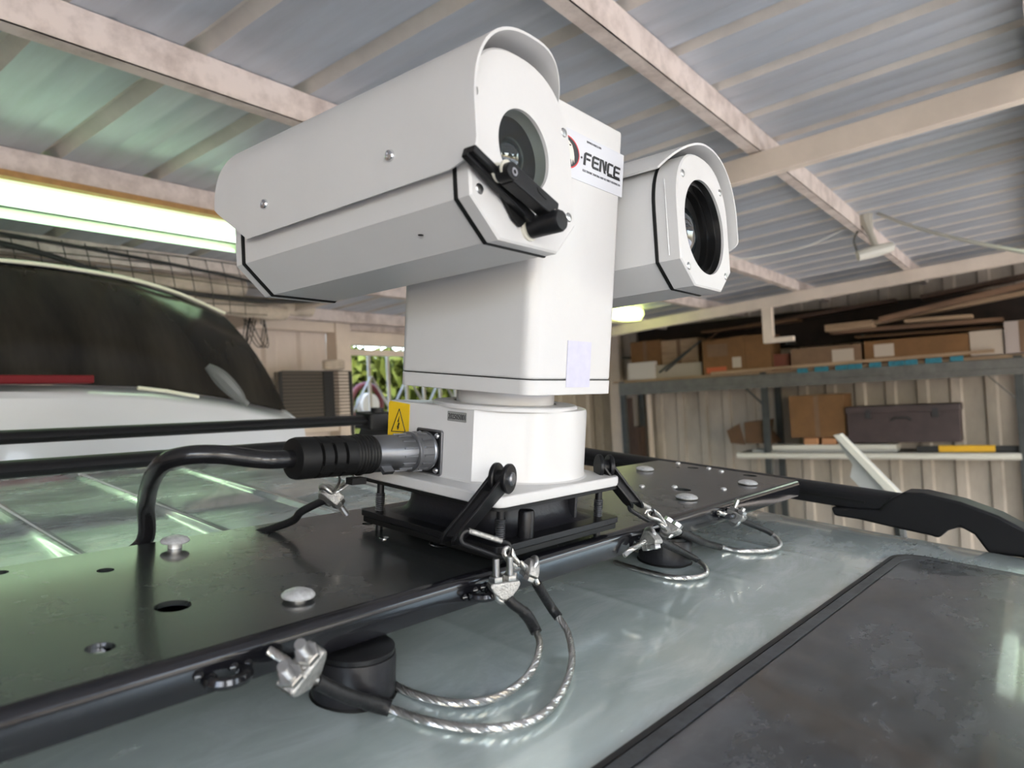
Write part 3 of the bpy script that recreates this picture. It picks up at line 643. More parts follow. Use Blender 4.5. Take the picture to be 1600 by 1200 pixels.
# roof rail
rl = car.part('roof_rail', MB().prism([(-.022, -.034), (.022, -.034), (.024, -.010), (.016, 0), (-.012, 0), (-.024, -.008)], (.737, 1.16, -.060), X, Z, -Y, 1.43), m_rail, bevel=.004)
car.part('rail_groove', MB().box((.7145, .48, -.079), (.004, 1.34, .004)), m_gasket, rl)
pts = [(1297, 792), (1372, 797), (1392, 778), (1412, 769), (1440, 770), (1500, 784), (1560, 806), (1620, 838), (1700, 890), (1700, 960), (1600, 872), (1560, 868), (1545, 866)]
hole = [(1534, 852), (1522, 836), (1500, 824), (1480, 830), (1466, 842), (1455, 838)]
low_ = [(1400, 826), (1340, 812), (1302, 806)]
poly = [px_r(a, b, 0, .708) for a, b in pts + hole + low_]
poly2 = [(p[1], p[2]) for p in poly]
car.part('rail_foot', MB().prism(poly2, (.708, 0, 0), Y, Z, X, .055), m_rail, bevel=.005)
car.part('roof_rail', MB().prism([(-.022, -.034), (.022, -.034), (.024, -.010), (.016, 0), (-.012, 0), (-.024, -.008)], (-.70, 1.16, -.060), X, Z, -Y, 2.0), m_rail, bevel=.004)
for y in (1.10,): car.part('rail_foot', MB().prism([(-.05, -.062), (.09, -.062), (.06, 0), (-.05, .002)], (.715, y, -.062), Y, Z, X, .045), m_rail, bevel=.004)
for y in (1.02, -.9): car.part('rail_foot', MB().prism([(-.05, -.062), (.09, -.062), (.06, 0), (-.05, .002)], (-.72, y, -.062), Y, Z, X, .045), m_rail, bevel=.004)
# rear roof crossbars: bars clamp on the rails
def crossbar(y, z, r, label, end, fr=.0):
    t = Thing('roof_crossbar', label, 'roof bar', (.0, y, z - .03), M_RIG)
    pr = [(math.cos(a)*r*1.5, math.sin(a)*r*.8) for a in np.linspace(0, 2*PI, 17)[:-1]]
    t.part('bar', MB().prism(pr, (-.70, y, z), Y, Z, X, end + .70), m_rail)
    t.part('end_clamp', MB().rbox((end + .035, y, z - .002), (.10, .075, .045), .01), m_rail, bevel=.004)
    t.part('end_clamp', MB().rbox((-.70, y, z - .002), (.09, .075, .045), .01), m_rail, bevel=.004)
    t.part('clamp_knob', MB().cyl((end + .035, y, z + .018), (end + .035, y, z + .032), .018, 16), m_rail)
    return t
crossbar(1.075, -.057, .017, 'rear black roof crossbar, the upper one, ending in a clamp', .66)
crossbar(.72, -.061, .0165, 'front black roof crossbar, the lower one behind the power cable', .68)

# ------------------------------------------------------------------ mounting plate (rig frame)
ZP = -.0514; ZB = -.0788; YF = -.0985; YB = .170; XL = -.66; XE = .667
mp = Thing('mounting_plate', 'long glossy black steel plate bolted across the car roof', 'steel plate', (0, .04, ZB), M_RIG)
hs = [circ(-.343, -.006, .0125), circ(-.347, .109, .0065), circ(-.409, .154, .0065), circ(-.4055, -.048, .0085), circ(-.109, .046, .0055), circ(-.079, -.006, .012), circ(-.084, .105, .006),
      circ(.470, -.052, .004, 14), circ(.421, .005, .0035, 14), circ(.382, .039, .0035, 14), circ(.638, .029, .0035, 14), circ(.660, .126, .003, 14), circ(.412, -.014, .012), circ(.642, -.022, .012), (circ(.634, .082, .010)), circ(.612, .10, .0035, 14), circ(.652, .06, .003, 14)]
RB = .0085
mp.part('top_sheet', plate_mesh([(XL, YF + RB), (XE, YF + RB), (XE, YB), (XL, YB)], hs, ZP - .004, ZP), m_plate)
prof = [(YF + RB, ZP)] + [(YF + RB - RB*math.sin(a), ZP - RB + RB*math.cos(a)) for a in np.linspace(0, PI/2, 10)[1:]] + [(YF, ZB + .004), (YF + .001, ZB + .001), (YF + .004, ZB), (YF + .04, ZB), (YF + .04, ZB + .003), (YF + .005, ZB + .003), (YF + .004, ZP - RB), (YF + RB, ZP - .004)]
mp.part('front_lip', MB().prism([(a, b) for a, b in prof], (XL, 0, 0), Y, Z, X, XE - XL), m_lip)
mp.part('rear_lip', MB().box(((XL+XE)/2, YB - .003, (ZP - .004 + ZB)/2), (XE - XL, .004, ZP - .004 - ZB)), m_plate)
mp.part('hole_shade_sheet', MB().box(((XL+XE)/2, .04, ZB + .005), (XE - XL - .01, .25, .003)), m_black)  # added black sheet that puts shade behind the plate holes
for bx in (-.45, .60): mp.part('cross_rib', MB().box((bx, .04, ZP - .012), (.03, .25, .016)), m_plate)
def cbolt(x_, y_, r=.0118, lift=.004):
    return MB().lathe([(r*.48, 0), (r*.5, lift), (r*.98, lift + .0005), (r, lift + .0018), (r*.86, lift + .0038), (r*.55, lift + .0055), (r*.2, lift + .0062), (1e-4, lift + .0063)], (x_, y_, ZP), Z, 28)
for i, (x_, y_, l) in enumerate(((-.277, .140, .005), (-.270, -.052, .002), (.350, -.052, .001), (.549, -.057, .001), (.528, .120, .001))):
    mp.part('carriage_bolt', cbolt(x_, y_, .0125 if i < 2 else .0155, l), m_bolt)
for x_, y_ in ((.470, -.052), (.421, .005), (.382, .039), (.638, .029), (.660, .126), (.652, .06)):
    mp.part('rivet', MB().lathe([(.0045, 0), (.0045, .001), (.003, .0025), (1e-4, .003)], (x_, y_, ZP), Z, 14), m_bolt)
mp.part('washer', MB().lathe([(.0052, -.004), (.0052, .0005), (.0048, .0008), (.003, -.001), (1e-4, -.002)], (-.109, .046, ZP), Z, 20), m_chrome)
mp.part('hole_bush', MB().tube([(-.079 + .0118*math.cos(a), -.006 + .0118*math.sin(a), ZP + .0003) for a in np.linspace(0, 2*PI, 29)[:-1]], .0009, 6, closed=True), m_chrome)
mp.part('bolt_stub', MB().cyl((-.4075, -.045, ZP - .02), (-.4075, -.045, ZP - .003), .0062, 6).cyl((-.404, -.050, ZP - .012), (-.404, -.050, ZP - .004), .0035, 10), m_chrome)
# welded lugs under the front lip
def lug(x_):
    b = MB(); b.tube([(x_ + .012*math.cos(a), YF - .006 - .009*math.sin(a), ZP - .016) for a in np.linspace(-.3, PI + .3, 14)], .004, 8)
    r = np.random.default_rng(int(abs(x_)*1000))
    for k in range(9): b.lathe([(1e-4, 0), (.0028, .001), (.0032, .003), (1e-4, .0055)], (x_ - .018 + .036*r.random(), YF + .001, ZP - .012 - .008*r.random()), (0, -1, .3), 8)
    return b
for x_ in (-.352, -.122, .150, .368): mp.part('welded_lug', lug(x_), m_lip, label=None)

def puck(x_, y_, r, label):
    t = Thing('rubber_mount', label, 'rubber mount', (x_, y_, ZR), M_RIG)
    t.part('block', MB().lathe([(r*.97, 0), (r, .002), (r*.985, .012), (r*.98, .026), (r*.96, .0305), (r*.6, .031), (r*.2, .031)], (x_, y_, ZR + .001), Z, 40), m_puck)
    t.part('top_plate', MB().lathe([(r*.94, .031), (r*.94, .0345), (r*.88, .0352)], (x_, y_, ZR + .001), Z, 40), m_black)
    t.part('base_disc', MB().lathe([(r*1.03, 0), (r*1.04, .001), (r*1.0, .0025)], (x_, y_, ZR), Z, 40), m_gasket); return t
puck(-.246, -.092, .031, 'round black rubber mount under the plate beside the nearest wire clamp')
puck(.258, -.072, .034, 'round black rubber mount under the plate below the pair of wire clamps')

# ------------------------------------------------------------------ vibration isolator between plate and turret
iso = Thing('vibration_isolator', 'black vibration isolator with spring studs between plate and turret', 'isolator mount', (0, 0, ZP), M_RIG)
iso.part('lower_plate', MB().rbox((0, 0, -.0352), (.200, .200, .0065), .006), m_black, bevel=.001)
iso.part('shim_plate', MB().rbox((0, 0, -.0418), (.197, .197, .0060), .006), m_gasket, bevel=.001)
iso.part('spacer', MB().rbox((0, 0, (ZP - .0448)/2), (.13, .13, .0066), .01), m_black)
iso.part('core', MB().rings([[(x_, y_, z_) for x_, y_ in rrect(2*h_, 2*h_, .022, 6)] for h_, z_ in ((.0840, -.032), (.0760, -.0300), (.0715, -.026), (.0685, -.019), (.0675, -.010), (.0680, -.001))]), m_puck)
iso.part('side_web', MB().rbox((.048, -.0715, -.0165), (.004, .012, .027), .001), m_puck)
iso.part('bumper', MB().lathe([(.0075, 0), (.0078, .002), (.0078, .024), (.0068, .026)], (-.052, -.0915, -.032), Z, 20), m_black)
iso.part('bumper', MB().lathe([(.0075, 0), (.0078, .002), (.0078, .024), (.0068, .026)], (.086, .03, -.032), Z, 20), m_puck)
for sx, sy in ((-1, -1), (1, -1), (-1, 1), (1, 1)):
    x_, y_ = sx*.086, sy*.086
    if (sx, sy) == (-1, 1): x_, y_ = -.090, .078
    if (sx, sy) == (-1, -1): x_, y_ = -.078, -.082
    if (sx, sy) == (1, -1): x_, y_ = .077, -.086
    st = iso.part('stud', MB().cyl((x_, y_, ZP - .004), (x_, y_, -.001), .0038, 14), m_black)
    th = MB()
    for k in range(9): th.tube([(x_ + .0045*math.cos(a), y_ + .0045*math.sin(a), -.030 + k*.0021) for a in np.linspace(0, 2*PI, 15)[:-1]], .00075, 5, closed=True)
    iso.part('thread', th, m_con, st)

# ------------------------------------------------------------------ the turret
tr = Thing('camera_turret', 'white twin-camera pan-tilt turret mounted on the black plate', 'surveillance camera', (0, 0, -.001), M_RIG)
fl = tr.part('base_flange', MB().rbox((0, 0, .0075), (.200, .200, .011), .011, seg=6), m_white, bevel=.0022)
tr.part('flange_gasket', MB().rbox((0, 0, .0005), (.199, .199, .0030), .011, seg=6), m_gasket)
# base body: block on the left merging with a drum
cx, cy, rr = .019, -.006, .0815
xb, ya_, yb_ = -.069, -.034, .094
dx, dy = xb - cx, ya_ - cy; D = math.hypot(dx, dy); ang0 = math.atan2(dy, dx); al = math.acos(rr / D)
def drum(r, grow=0.):
    pts = [(xb - grow, yb_ + grow), (xb - grow, ya_ - grow)]; a1 = ang0 + al; a2 = PI/2 + .35
    a = a1
    if a < 0: a += 2*PI
    n = 44; end = 2*PI + a2
    for k in range(n + 1):
        t = a + (end - a) * k / n; pts.append((cx + (r+grow)*math.cos(t), cy + (r+grow)*math.sin(t)))
    return pts
R0 = [(x_, y_, .0125) for x_, y_ in drum(rr, .004)]; R1 = [(x_, y_, .0145) for x_, y_ in drum(rr, .0012)]; R2 = [(x_, y_, .018) for x_, y_ in drum(rr, 0)]
R3 = [(x_, y_, .0815) for x_, y_ in drum(rr)]; R4 = [(x_, y_, .0843) for x_, y_ in drum(rr, -.0010)]; R5 = [(x_, y_, .0852) for x_, y_ in drum(rr, -.0035)]
bd = tr.part('base_body', MB().rings([R0, R1, R2, R3, R4, R5]), m_white, ang=30)
hx, hy_, HYAW = .0064, -.0073, .04923
tr.part('collar', MB().lathe([(.0775, .084), (.0775, .0872), (.0762, .0885), (.055, .0888)], (hx, hy_, 0), Z, 64, (False, False)), m_white)
tr.part('neck', MB().lathe([(.0525, .087), (.0525, .1018), (.045, .1018)], (hx, hy_, 0), Z, 64, (False, False)), m_white)
# warning label wrapped round the edge, serial plate
wlab = tr.part('warning_label', MB().prism([(yb_ - .0615 + .0275, .0825), (yb_ - .0615 + .0275, .0500), (yb_ + .0002, .0462), (yb_ + .0002, .0815), (yb_ - .002, .0840)], (xb - .0005, 0, 0), Y, Z, -X, .0004).box((-.062, yb_ + .0006, .0655), (.014, .0006, .034)), m_yellow, label='yellow high-voltage warning label')
tri = MB(); c_y = .0765; P3 = [(c_y + .0118, .0510), (c_y - .0112, .0525), (c_y - .0002, .0765)]
for i in range(3):
    a, b = P3[i], P3[(i+1) % 3]; tri.beam((xb - .0012, a[0], a[1]), (xb - .0012, b[0], b[1]), .0006, .0011, up=(1, 0, 0)) if False else tri.tube([(xb - .0009, a[0], a[1]), (xb - .0009, b[0], b[1])], .00055, 6)
tri.prism([(.0013, .0078), (-.0018, .0008), (.0002, .0012), (-.0014, -.0040), (-.0024, -.0032), (-.0008, -.0078), (.0014, -.0042), (.0004, -.0042), (.0022, .0002), (.0002, 0)], (xb - .0010, c_y + .0003, .0612), -Y, Z, -X, .0003)
tr.part('warning_symbol', tri, m_ink, wlab)
sp = tr.part('serial_plate', MB().rbox((xb - .0004, -.0110, .0757), (.0006, .0265, .0098), .0008, axis=0, seg=3), m_silver)
tr.part('serial_number', text_mesh('202505001', .008, (xb - .0008, .0008, .0730), -Y, Z, -X, m_ink, fit=(.0238, .0054)), m_ink, sp)
# square socket and its screws
sk = tr.part('socket', MB().rbox((xb - .0015, .0262, .0365), (.003, .0385, .0470), .003, axis=0), m_con, bevel=.0006)
tr.part('socket_face', MB().rbox((xb - .0034, .0262, .0365), (.001, .0345, .0430), .002, axis=0), m_black, sk)
for a, b in ((.0125, .0175), (.0125, -.0175), (-.0135, .0175), (-.0135, -.0175)):
    tr.part('socket_screw', MB().lathe([(.0032, 0), (.0032, .001), (.0022, .0024), (1e-4, .0028)], (xb - .0038, .0262 + a, .0365 + b), -X, 14), m_chrome, sk)
tr.part('socket_barrel', MB().cyl((xb - .002, .0265, .0375), (xb - .012, .0266, .0378), .0150, 32), m_con, sk)
# head
HW, HL, HZ0, HZ1 = .0753, .0881, .1024, .380
ch, sn = math.cos(HYAW), math.sin(HYAW)
HX = np.array([ch, sn, 0]); HY = np.array([-sn, ch, 0]); HO = np.array([hx, hy_, 0])
def Hd(p): return HO + HX*p[0] + HY*p[1] + Z*p[2]
head = tr.part('head', MB().rbox((0, 0, (.1175 + HZ1)/2), (2*HW, 2*HL, HZ1 - .1175), .013, seg=8).xf(Hd), m_white, bevel=.0025)
tr.part('head_base', MB().rbox((0, 0, (HZ0 + .1168)/2), (2*HW + .0006, 2*HL + .0006, .1168 - HZ0), .013, seg=8).xf(Hd), m_white, head, bevel=.001)
tr.part('seam', MB().rbox((0, 0, .1171), (2*HW - .002, 2*HL - .002, .0012), .012, seg=8).xf(Hd), m_gasket, head)
yf_ = -HL - .0004
def flat(b, name, m, parent, label=None): return tr.part(name, b.xf(Hd), m, parent, label)
lb = flat(MB().rbox((.007, yf_, .3345), (.131, .0006, .0445), .001, axis=1, seg=3), 'logo_label', m_labelw, head, 'printed label with a round bird emblem and dark lettering')
fy = -HL - .0009
e = MB().prism([(-.0365 + .0235*math.cos(a), .3345 + .0155*math.sin(a)) for a in np.linspace(0, 2*PI, 41)[:-1]], (0, fy, 0), X, Z, -Y, .0002); flat(e, 'emblem_ring', m_red, head)
e = MB().prism([(-.0365 + .0217*math.cos(a), .3345 + .0141*math.sin(a)) for a in np.linspace(0, 2*PI, 41)[:-1]], (0, fy - .0002, 0), X, Z, -Y, .0002); flat(e, 'emblem_field', m_ink, head)
eag = [(-.0460, .3415), (-.040, .3455), (-.0330, .3452), (-.0275, .3425), (-.0245, .3380), (-.0225, .3320), (-.0225, .3265), (-.0250, .3300), (-.0260, .3240), (-.0285, .3295), (-.0310, .3235), (-.0330, .3300), (-.0370, .3250), (-.0385, .3330), (-.0430, .3350), (-.0470, .3370)]
flat(MB().prism(eag, (0, fy - .0004, 0), X, Z, -Y, .0002), 'emblem_bird', m_eagle, head)
flat(MB().prism([(-.0325, .3418), (-.0300, .3425), (-.0285, .3412), (-.0310, .3408)], (0, fy - .0006, 0), X, Z, -Y, .0002), 'emblem_eye', m_ink, head)
# angular FENCE lettering cut as polygons in a 10x10 cell each
LET = {'F': [[(0,0),(2.4,0),(2.4,8.2),(8.5,8.2),(8.5,10),(1.6,10),(0,8.4)], [(3.2,4.4),(7.6,4.4),(7.6,6.1),(3.2,6.1)]],
       'E': [[(0,1.6),(1.6,0),(8.6,0),(8.6,1.8),(2.4,1.8),(2.4,8.2),(8.6,8.2),(8.6,10),(1.6,10),(0,8.4)], [(2.9,4.3),(8.0,4.3),(8.0,6),(2.9,6)]],
       'N': [[(0,0),(2.3,0),(2.3,10),(0,10)], [(2.3,10),(6.2,0),(8.6,0),(4.4,10)], [(6.6,2.6),(8.8,2.6),(8.8,10),(6.6,10)]],
       'C': [[(0,1.6),(1.6,0),(7.0,0),(7.0,1.8),(2.4,1.8),(2.4,8.2),(7.4,8.2),(7.4,10),(1.6,10),(0,8.4)]]}
lt = MB(); x0 = -.0055; cw = (.0665 + .0055) / 46.5
for ch_, adv in (('F', 9.6), ('E', 9.4), ('N', 9.6), ('C', 8.3), ('E', 9.4)):
    for pg in LET[ch_]: lt.prism([(x0 + (a*1.0 + b*.06)*cw, .3290 + b*.00128) for a, b in pg], (0, fy, 0), X, Z, -Y, .0003)
    x0 += adv * cw
lt.prism([(-.0092 + .0013*math.cos(a), .3350 + .0011*math.sin(a)) for a in np.linspace(0, 2*PI, 13)[:-1]], (0, fy, 0), X, Z, -Y, .0003)
lt.prism([(.0400, .3279), (.0660, .3279), (.0660, .3298), (.0400, .3298)], (0, fy, 0), X, Z, -Y, .0003)
flat(lt, 'lettering', m_ink, head)
for txt, fx, fz, w_, h_ in (('WWW.D-FENCE.COM', -.001, .3513, .027, .0020), ('ELECTRONIC FENCING AND SECURITY SYSTEMS LTD', -.006, .3225, .073, .0021)):
    flat(text_mesh(txt, .01, (fx, fy, fz), X, Z, -Y, m_ink, fit=(w_, h_)), 'lettering', mat('ink_grey' + txt[0], (.10, .10, .11), .5), head)
flat(MB().box((.0045, yf_, .1330), (.0430, .0006, .0460)), 'lavender_label', m_lav, head, 'plain pale lavender square label')

# camera housings
def housing(cxh, cz, e, a, w1, w2, b_, vf, vr, vp, lr, lw, top, name, lab, outer, shv, sx, st, sb, deep):
    ce, se = math.cos(e), math.sin(e)
    def T(p):  # (u, v, w) -> rig
        return Hd((cxh + p[0], -(p[1]*ce - p[2]*se), cz + p[1]*se + p[2]*ce))
    def sec(g=0., t=top, aa=a):
        wt = t - aa * .98
        pts = [(b_ + g*.4, w2 - g), (aa + g, w1 - g*.4)]
        for k in range(0, 25):
            an = PI * k / 24; r = aa + g; cs, s2 = math.cos(an), math.sin(an)
            pts.append((math.copysign(abs(cs) ** .82, cs) * r, wt + s2 ** .9 * (aa*.98 + g)))
        pts += [(-aa - g, w1 - g*.4), (-b_ - g*.4, w2 - g)]; return pts
    def ring(v, g=0.): return [(p[0], v, p[1]) for p in sec(g)]
    hb = tr.part(name, MB().rings([ring(vr + .003, -.0005), ring(vf - .0015, -.0005)]).xf(T), m_white, label=lab, ang=20)
    for v in (vf, vr): tr.part('gasket', MB().rings([ring(v - .002, .0004), ring(v - .001, .001), ring(v + .001, .001), ring(v + .002, .0004)]).xf(T), m_gasket, hb)
    tr.part('rear_cap', MB().rings([ring(vr - .014, -.004), ring(vr - .012, 0.0), ring(vr - .001, 0.)]).xf(T), m_white, hb, ang=20)
    # front cap with lens opening
    o2 = ring(vp - .0015, 0.); o3 = ring(vp, -.0018); n = 120; outl = np.array([(p[0], p[2]) for p in o3])
    def hit(an):
        d = np.array([math.cos(an), math.sin(an)]); c = np.array([0., lw]); best = 1e9
        for i in range(len(outl)):
            p, q = outl[i], outl[(i+1) % len(outl)]; A = np.array([d, p - q]).T
            if abs(np.linalg.det(A)) < 1e-12: continue
            t, s = np.linalg.solve(A, p - c)
            if t > 0 and -1e-6 <= s <= 1 + 1e-6: best = min(best, t)
        return c + d * best
    angs = sorted([2*PI*i/n for i in range(n)] + [math.atan2(p[1] - lw, p[0]) % (2*PI) for p in outl])
    oring = [(q_[0], vp, q_[1]) for q_ in map(hit, angs)]
    iring = [(lr*math.cos(t), vp, lw + lr*math.sin(t)) for t in angs]; iring2 = [(p[0], vp - .003, p[2]) for p in iring]
    fc = MB().rings([ring(vf + .001, 0.), o2, o3], (False, False)); fc.rings([oring, iring, iring2], (False, False))
    cap = tr.part('front_cap', fc.xf(T), m_white, hb, ang=25)
    for u, w in ((-sx, st), (sx, st), (-sx, sb), (sx, sb)):
        tr.part('cap_screw', MB().lathe([(.0042, -.0005), (.0042, .0002), (.0034, .0010), (1e-4, .0016)], (0, 0, 0), Z, 14).xf(lambda p, u=u, w=w: T((u + p[0], vp + p[2], w + p[1]))), m_steel, hb)
    # sunshield: outer side long, inner side short
    R = a + .008; zt_ = top + .010; wt = zt_ - R*.99; lowo, lowi = -.032, .046; N = 40; prof = []
    for k in range(N + 1):
        s = k / N
        if s < .24: prof.append((-R, lowo + (wt - lowo) * s / .24, s))
        else:
            ae = math.asin(((lowi - wt) / (R*.99)) ** (1/.92)); an = PI - (PI - ae) * (s - .24) / .76
            cs, s2 = math.cos(an), math.sin(an); prof.append((math.copysign(abs(cs)**.85, cs) * R, wt + s2**.92 * R * .99, s))
    if outer > 0: prof = [(-u, w, s) for u, w, s in prof]
    vF, vB, vBl = shv
    def vfr(u, w, s):
        v = vF
        if s < .10: v = vF - (vF - (vf + .002)) * (1 - math.sqrt(max(0, 1 - (1 - s/.10)**2)))   # rounded lower front corner
        if s > .72: q = (s - .72) / .28; v = vF - .030 * q ** 1.7
        return v
    def vbk(u, w, s): return vB + (vBl - vB) * max(0, 1 - s/.22) + (0 if s < .78 else (s - .78)/.22 * .03)
    def shell(off, rev=False):
        rows = []
        for t in np.linspace(0, 1, 7):
            r_ = []
            for u, w, s in prof:
                cu, cw_ = 0, wt - .02; d = np.array([u, w - cw_]); L = np.linalg.norm(d); d = d / L * (L + off)
                v0, v1 = vbk(u, w, s), vfr(u, w, s); r_.append((d[0], v0 + (v1 - v0)*t, d[1] + cw_))
            rows.append(r_)
        return rows
    ou, inn = shell(0), shell(-.0024); nn = len(prof); vsx = [p for r_ in ou for p in r_] + [p for r_ in inn for p in r_]; K = 7*nn; fs = []
    for k in range(6):
        for i in range(nn - 1):
            q_ = (k*nn + i, k*nn + i + 1, (k+1)*nn + i + 1, (k+1)*nn + i); fs += [q_, tuple(K + j for j in q_[::-1])]
    for i in range(nn - 1): fs += [(i, i+1, K+i+1, K+i), (6*nn+i, K+6*nn+i, K+6*nn+i+1, 6*nn+i+1)]
    for k in range(6): fs += [(k*nn, (k+1)*nn, K+(k+1)*nn, K+k*nn), (k*nn+nn-1, K+k*nn+nn-1, K+(k+1)*nn+nn-1, (k+1)*nn+nn-1)]
    ss = tr.part('sunshield', MB().add(vsx, fs).xf(T), m_white, hb, ang=40)
    so = -1 if outer < 0 else 1
    for v in ((.053, -.117) if outer < 0 else (.05,)):
        tr.part('shield_screw', MB().lathe([(.0048, 0), (.0048, .0006), (.004, .0022), (.0018, .0032), (.0015, .0022), (1e-4, .0022)], (0, 0, 0), Z, 18).xf(lambda p, v=v: T((so*(R + p[2]), v + p[0], -.0055 + p[1]))), m_chrome, hb)
    # lens
    rb = MB()
    if deep:
        rb.lathe([(lr, 0), (lr*.97, .006), (lr*.93, .006), (lr*.93, .014), (lr*.86, .014), (lr*.86, .022), (lr*.80, .022), (lr*.78, .034), (lr*.70, .036)], (0, 0, 0), Z, 64, (False, False))
        tr.part('lens_barrel', rb.xf(lambda p: T((p[0], vp - .003 - p[2], lw + p[1]))), m_lensblk, hb)
        tr.part('lens', MB().lathe([(lr*.72, .035), (lr*.66, .026), (lr*.5, .0175), (lr*.25, .012), (1e-4, .0105)], (0, 0, 0), Z, 48, (False, False)).xf(lambda p: T((p[0], vp - .003 - p[2], lw + p[1]))), m_lensgl, hb)
        tr.part('lens_ring', MB().tube([(lr*.72*math.cos(t), vp - .038, lw + lr*.72*math.sin(t)) for t in np.linspace(0, 2*PI, 49)[:-1]], .0012, 6, closed=True).xf(T), m_lensbar, hb)
    else:
        rb.lathe([(lr, 0), (lr*.99, .003), (lr*.93, .010), (lr*.84, .0105), (lr*.82, .014), (lr*.70, .0145), (lr*.68, .017), (lr*.6, .0175)], (0, 0, 0), Z, 64, (False, False))
        tr.part('lens_barrel', rb.xf(lambda p: T((p[0], vp - .003 - p[2], lw + p[1]))), m_lensbar, hb)
        tr.part('lens', MB().lathe([(lr*.62, .0175), (lr*.55, .0125), (lr*.4, .0075), (lr*.2, .0045), (1e-4, .0035)], (0, 0, 0), Z, 48, (False, False)).xf(lambda p: T((p[0], vp - .003 - p[2], lw + p[1]))), m_lensgl, hb)
        tr.part('lens_window', MB().lathe([(lr*.995, .0016), (1e-4, .0016)], (0, 0, 0), Z, 48, (False, False)).xf(lambda p: T((p[0], vp - .003 - p[2] + .0012, lw + p[1]))), m_window, hb)
    return T, hb, R
T1, h1, R1_ = housing(-.1468, .288, .1264, .0686, -.0512, -.0792, .0383, .112, -.1685, .1263, .0330, -.002, .0756, 'left_camera_housing', 'larger camera housing with a lens wiper, nearest the viewer', -1, (.141, -.203, -.148), .0585, .0289, -.0449, False)
T2, h2, R2_ = housing(.1478, .2813, .1294, .0669, -.0554, -.0802, .0355, .1243, -.150, .1512, .0520, -.0124, .0664, 'right_camera_housing', 'camera housing with a large deep black lens behind the turret head', 1, (.160, -.18, -.15), .0499, .0365, -.0612, True)
c2 = MB().tube([T2(p) for p in [(.0672*s, .138, w) for s, w in ((-1, -.05), (-1, .0), (-1, .03))]], .0006, 6); tr.part('cap_seam', c2, m_steel, h2)
tr.part('trunnion', MB().cyl(Hd((-.082, 0, .288)), Hd((-.070, 0, .288)), .035, 32).cyl(Hd((.070, 0, .2813)), Hd((.085, 0, .2813)), .035, 32), m_white)
tr.part('paint_chip', MB().box(T1((-.0545, .060, -.0655)), (.003, .003, .001)), m_gasket, h1)
# wiper on the left housing
def W1_(u, v, w): return T1((u, v, w))
Ua, Va, Wa = [T1(k) - T1((0, 0, 0)) for k in ((1, 0, 0), (0, 1, 0), (0, 0, 1))]
vp = .1263
wp = tr.part('wiper', MB().lathe([(.0088, 0), (.0088, .026), (.0075, .0283), (1e-4, .0286)], T1((-.001, vp + .004, -.0645)), Va, 28), m_black, label='black lens wiper with motor post')
tr.part('post_collar', MB().cyl(T1((-.001, vp, -.0645)), T1((-.001, vp + .005, -.0645)), .0078, 24).cyl(T1((-.001, vp + .0, -.0645)), T1((-.001, vp + .002, -.0645)), .0105, 24), m_pvc, wp)
def bar(p, q, wd, th, b=None):
    b = b or MB(); p, q = np.array(p, float), np.array(q, float); d = q - p; L = np.linalg.norm(d); d /= L; s = np.cross(d, (0, 1, 0)); s /= np.linalg.norm(s)
    return b.box((p+q)/2, (L, wd, th), np.array([d, s, np.cross(d, s)]).T)
arm = bar((.004, vp + .020, -.0555), (-.049, vp + .020, -.0375), .014, .012); arm.box((-.002, vp + .020, -.0600), (.012, .011, .010))
arm.lathe([(.0068, 0), (.0068, .013)], (-.051, vp + .0135, -.0365), (0, 1, 0), 20)
am = tr.part('wiper_arm', arm.xf(lambda p: T1(p)), m_black, wp, bevel=.0012)
tr.part('arm_slot', MB().rbox((0, 0, 0), (.012, .0005, .0045), .002, axis=1, seg=4).xf(lambda p: T1((-.016 + p[0]*.92 - p[2]*.39 - .001, vp + .0262 + p[1], -.0475 + p[0]*-.39 + .0015 + p[2]*.92))), m_gasket, wp)
for u, w in ((-.051, -.0375), (-.002, -.0585)):
    tr.part('pivot_screw', MB().lathe([(.0032, 0), (.0032, .001), (.0016, .001), (.0014, -.001), (1e-4, -.001)], T1((u, vp + .0265, w)), Va, 14), m_chrome, wp)
for dv in (.0145, .0225): tr.part('pivot_washer', MB().lathe([(.0074, 0), (.0074, .0018)], T1((-.051, vp + dv - .003, -.0345)), Va, 20), m_pvc, wp)
ho = MB(); bar((-.080, vp + .012, -.0240), (-.050, vp + .012, -.0365), .006, .007, ho); bar((-.081, vp + .0075, -.0250), (-.004, vp + .0075, -.0610), .008, .006, ho)
tr.part('blade_holder', ho.xf(lambda p: T1(p)), m_black, wp, bevel=.001)
bl_ = MB(); bar((-.072, vp + .0028, -.024), (-.008, vp + .0028, -.058), .0035, .0045, bl_); bl_.prism([(-.040, -.0435), (-.008, -.0600), (-.016, -.0665), (-.024, -.0625)], (0, vp + .0015, 0), X, Z, Y, .003)
tr.part('wiper_blade', bl_.xf(lambda p: T1(p)), m_gasket, wp)

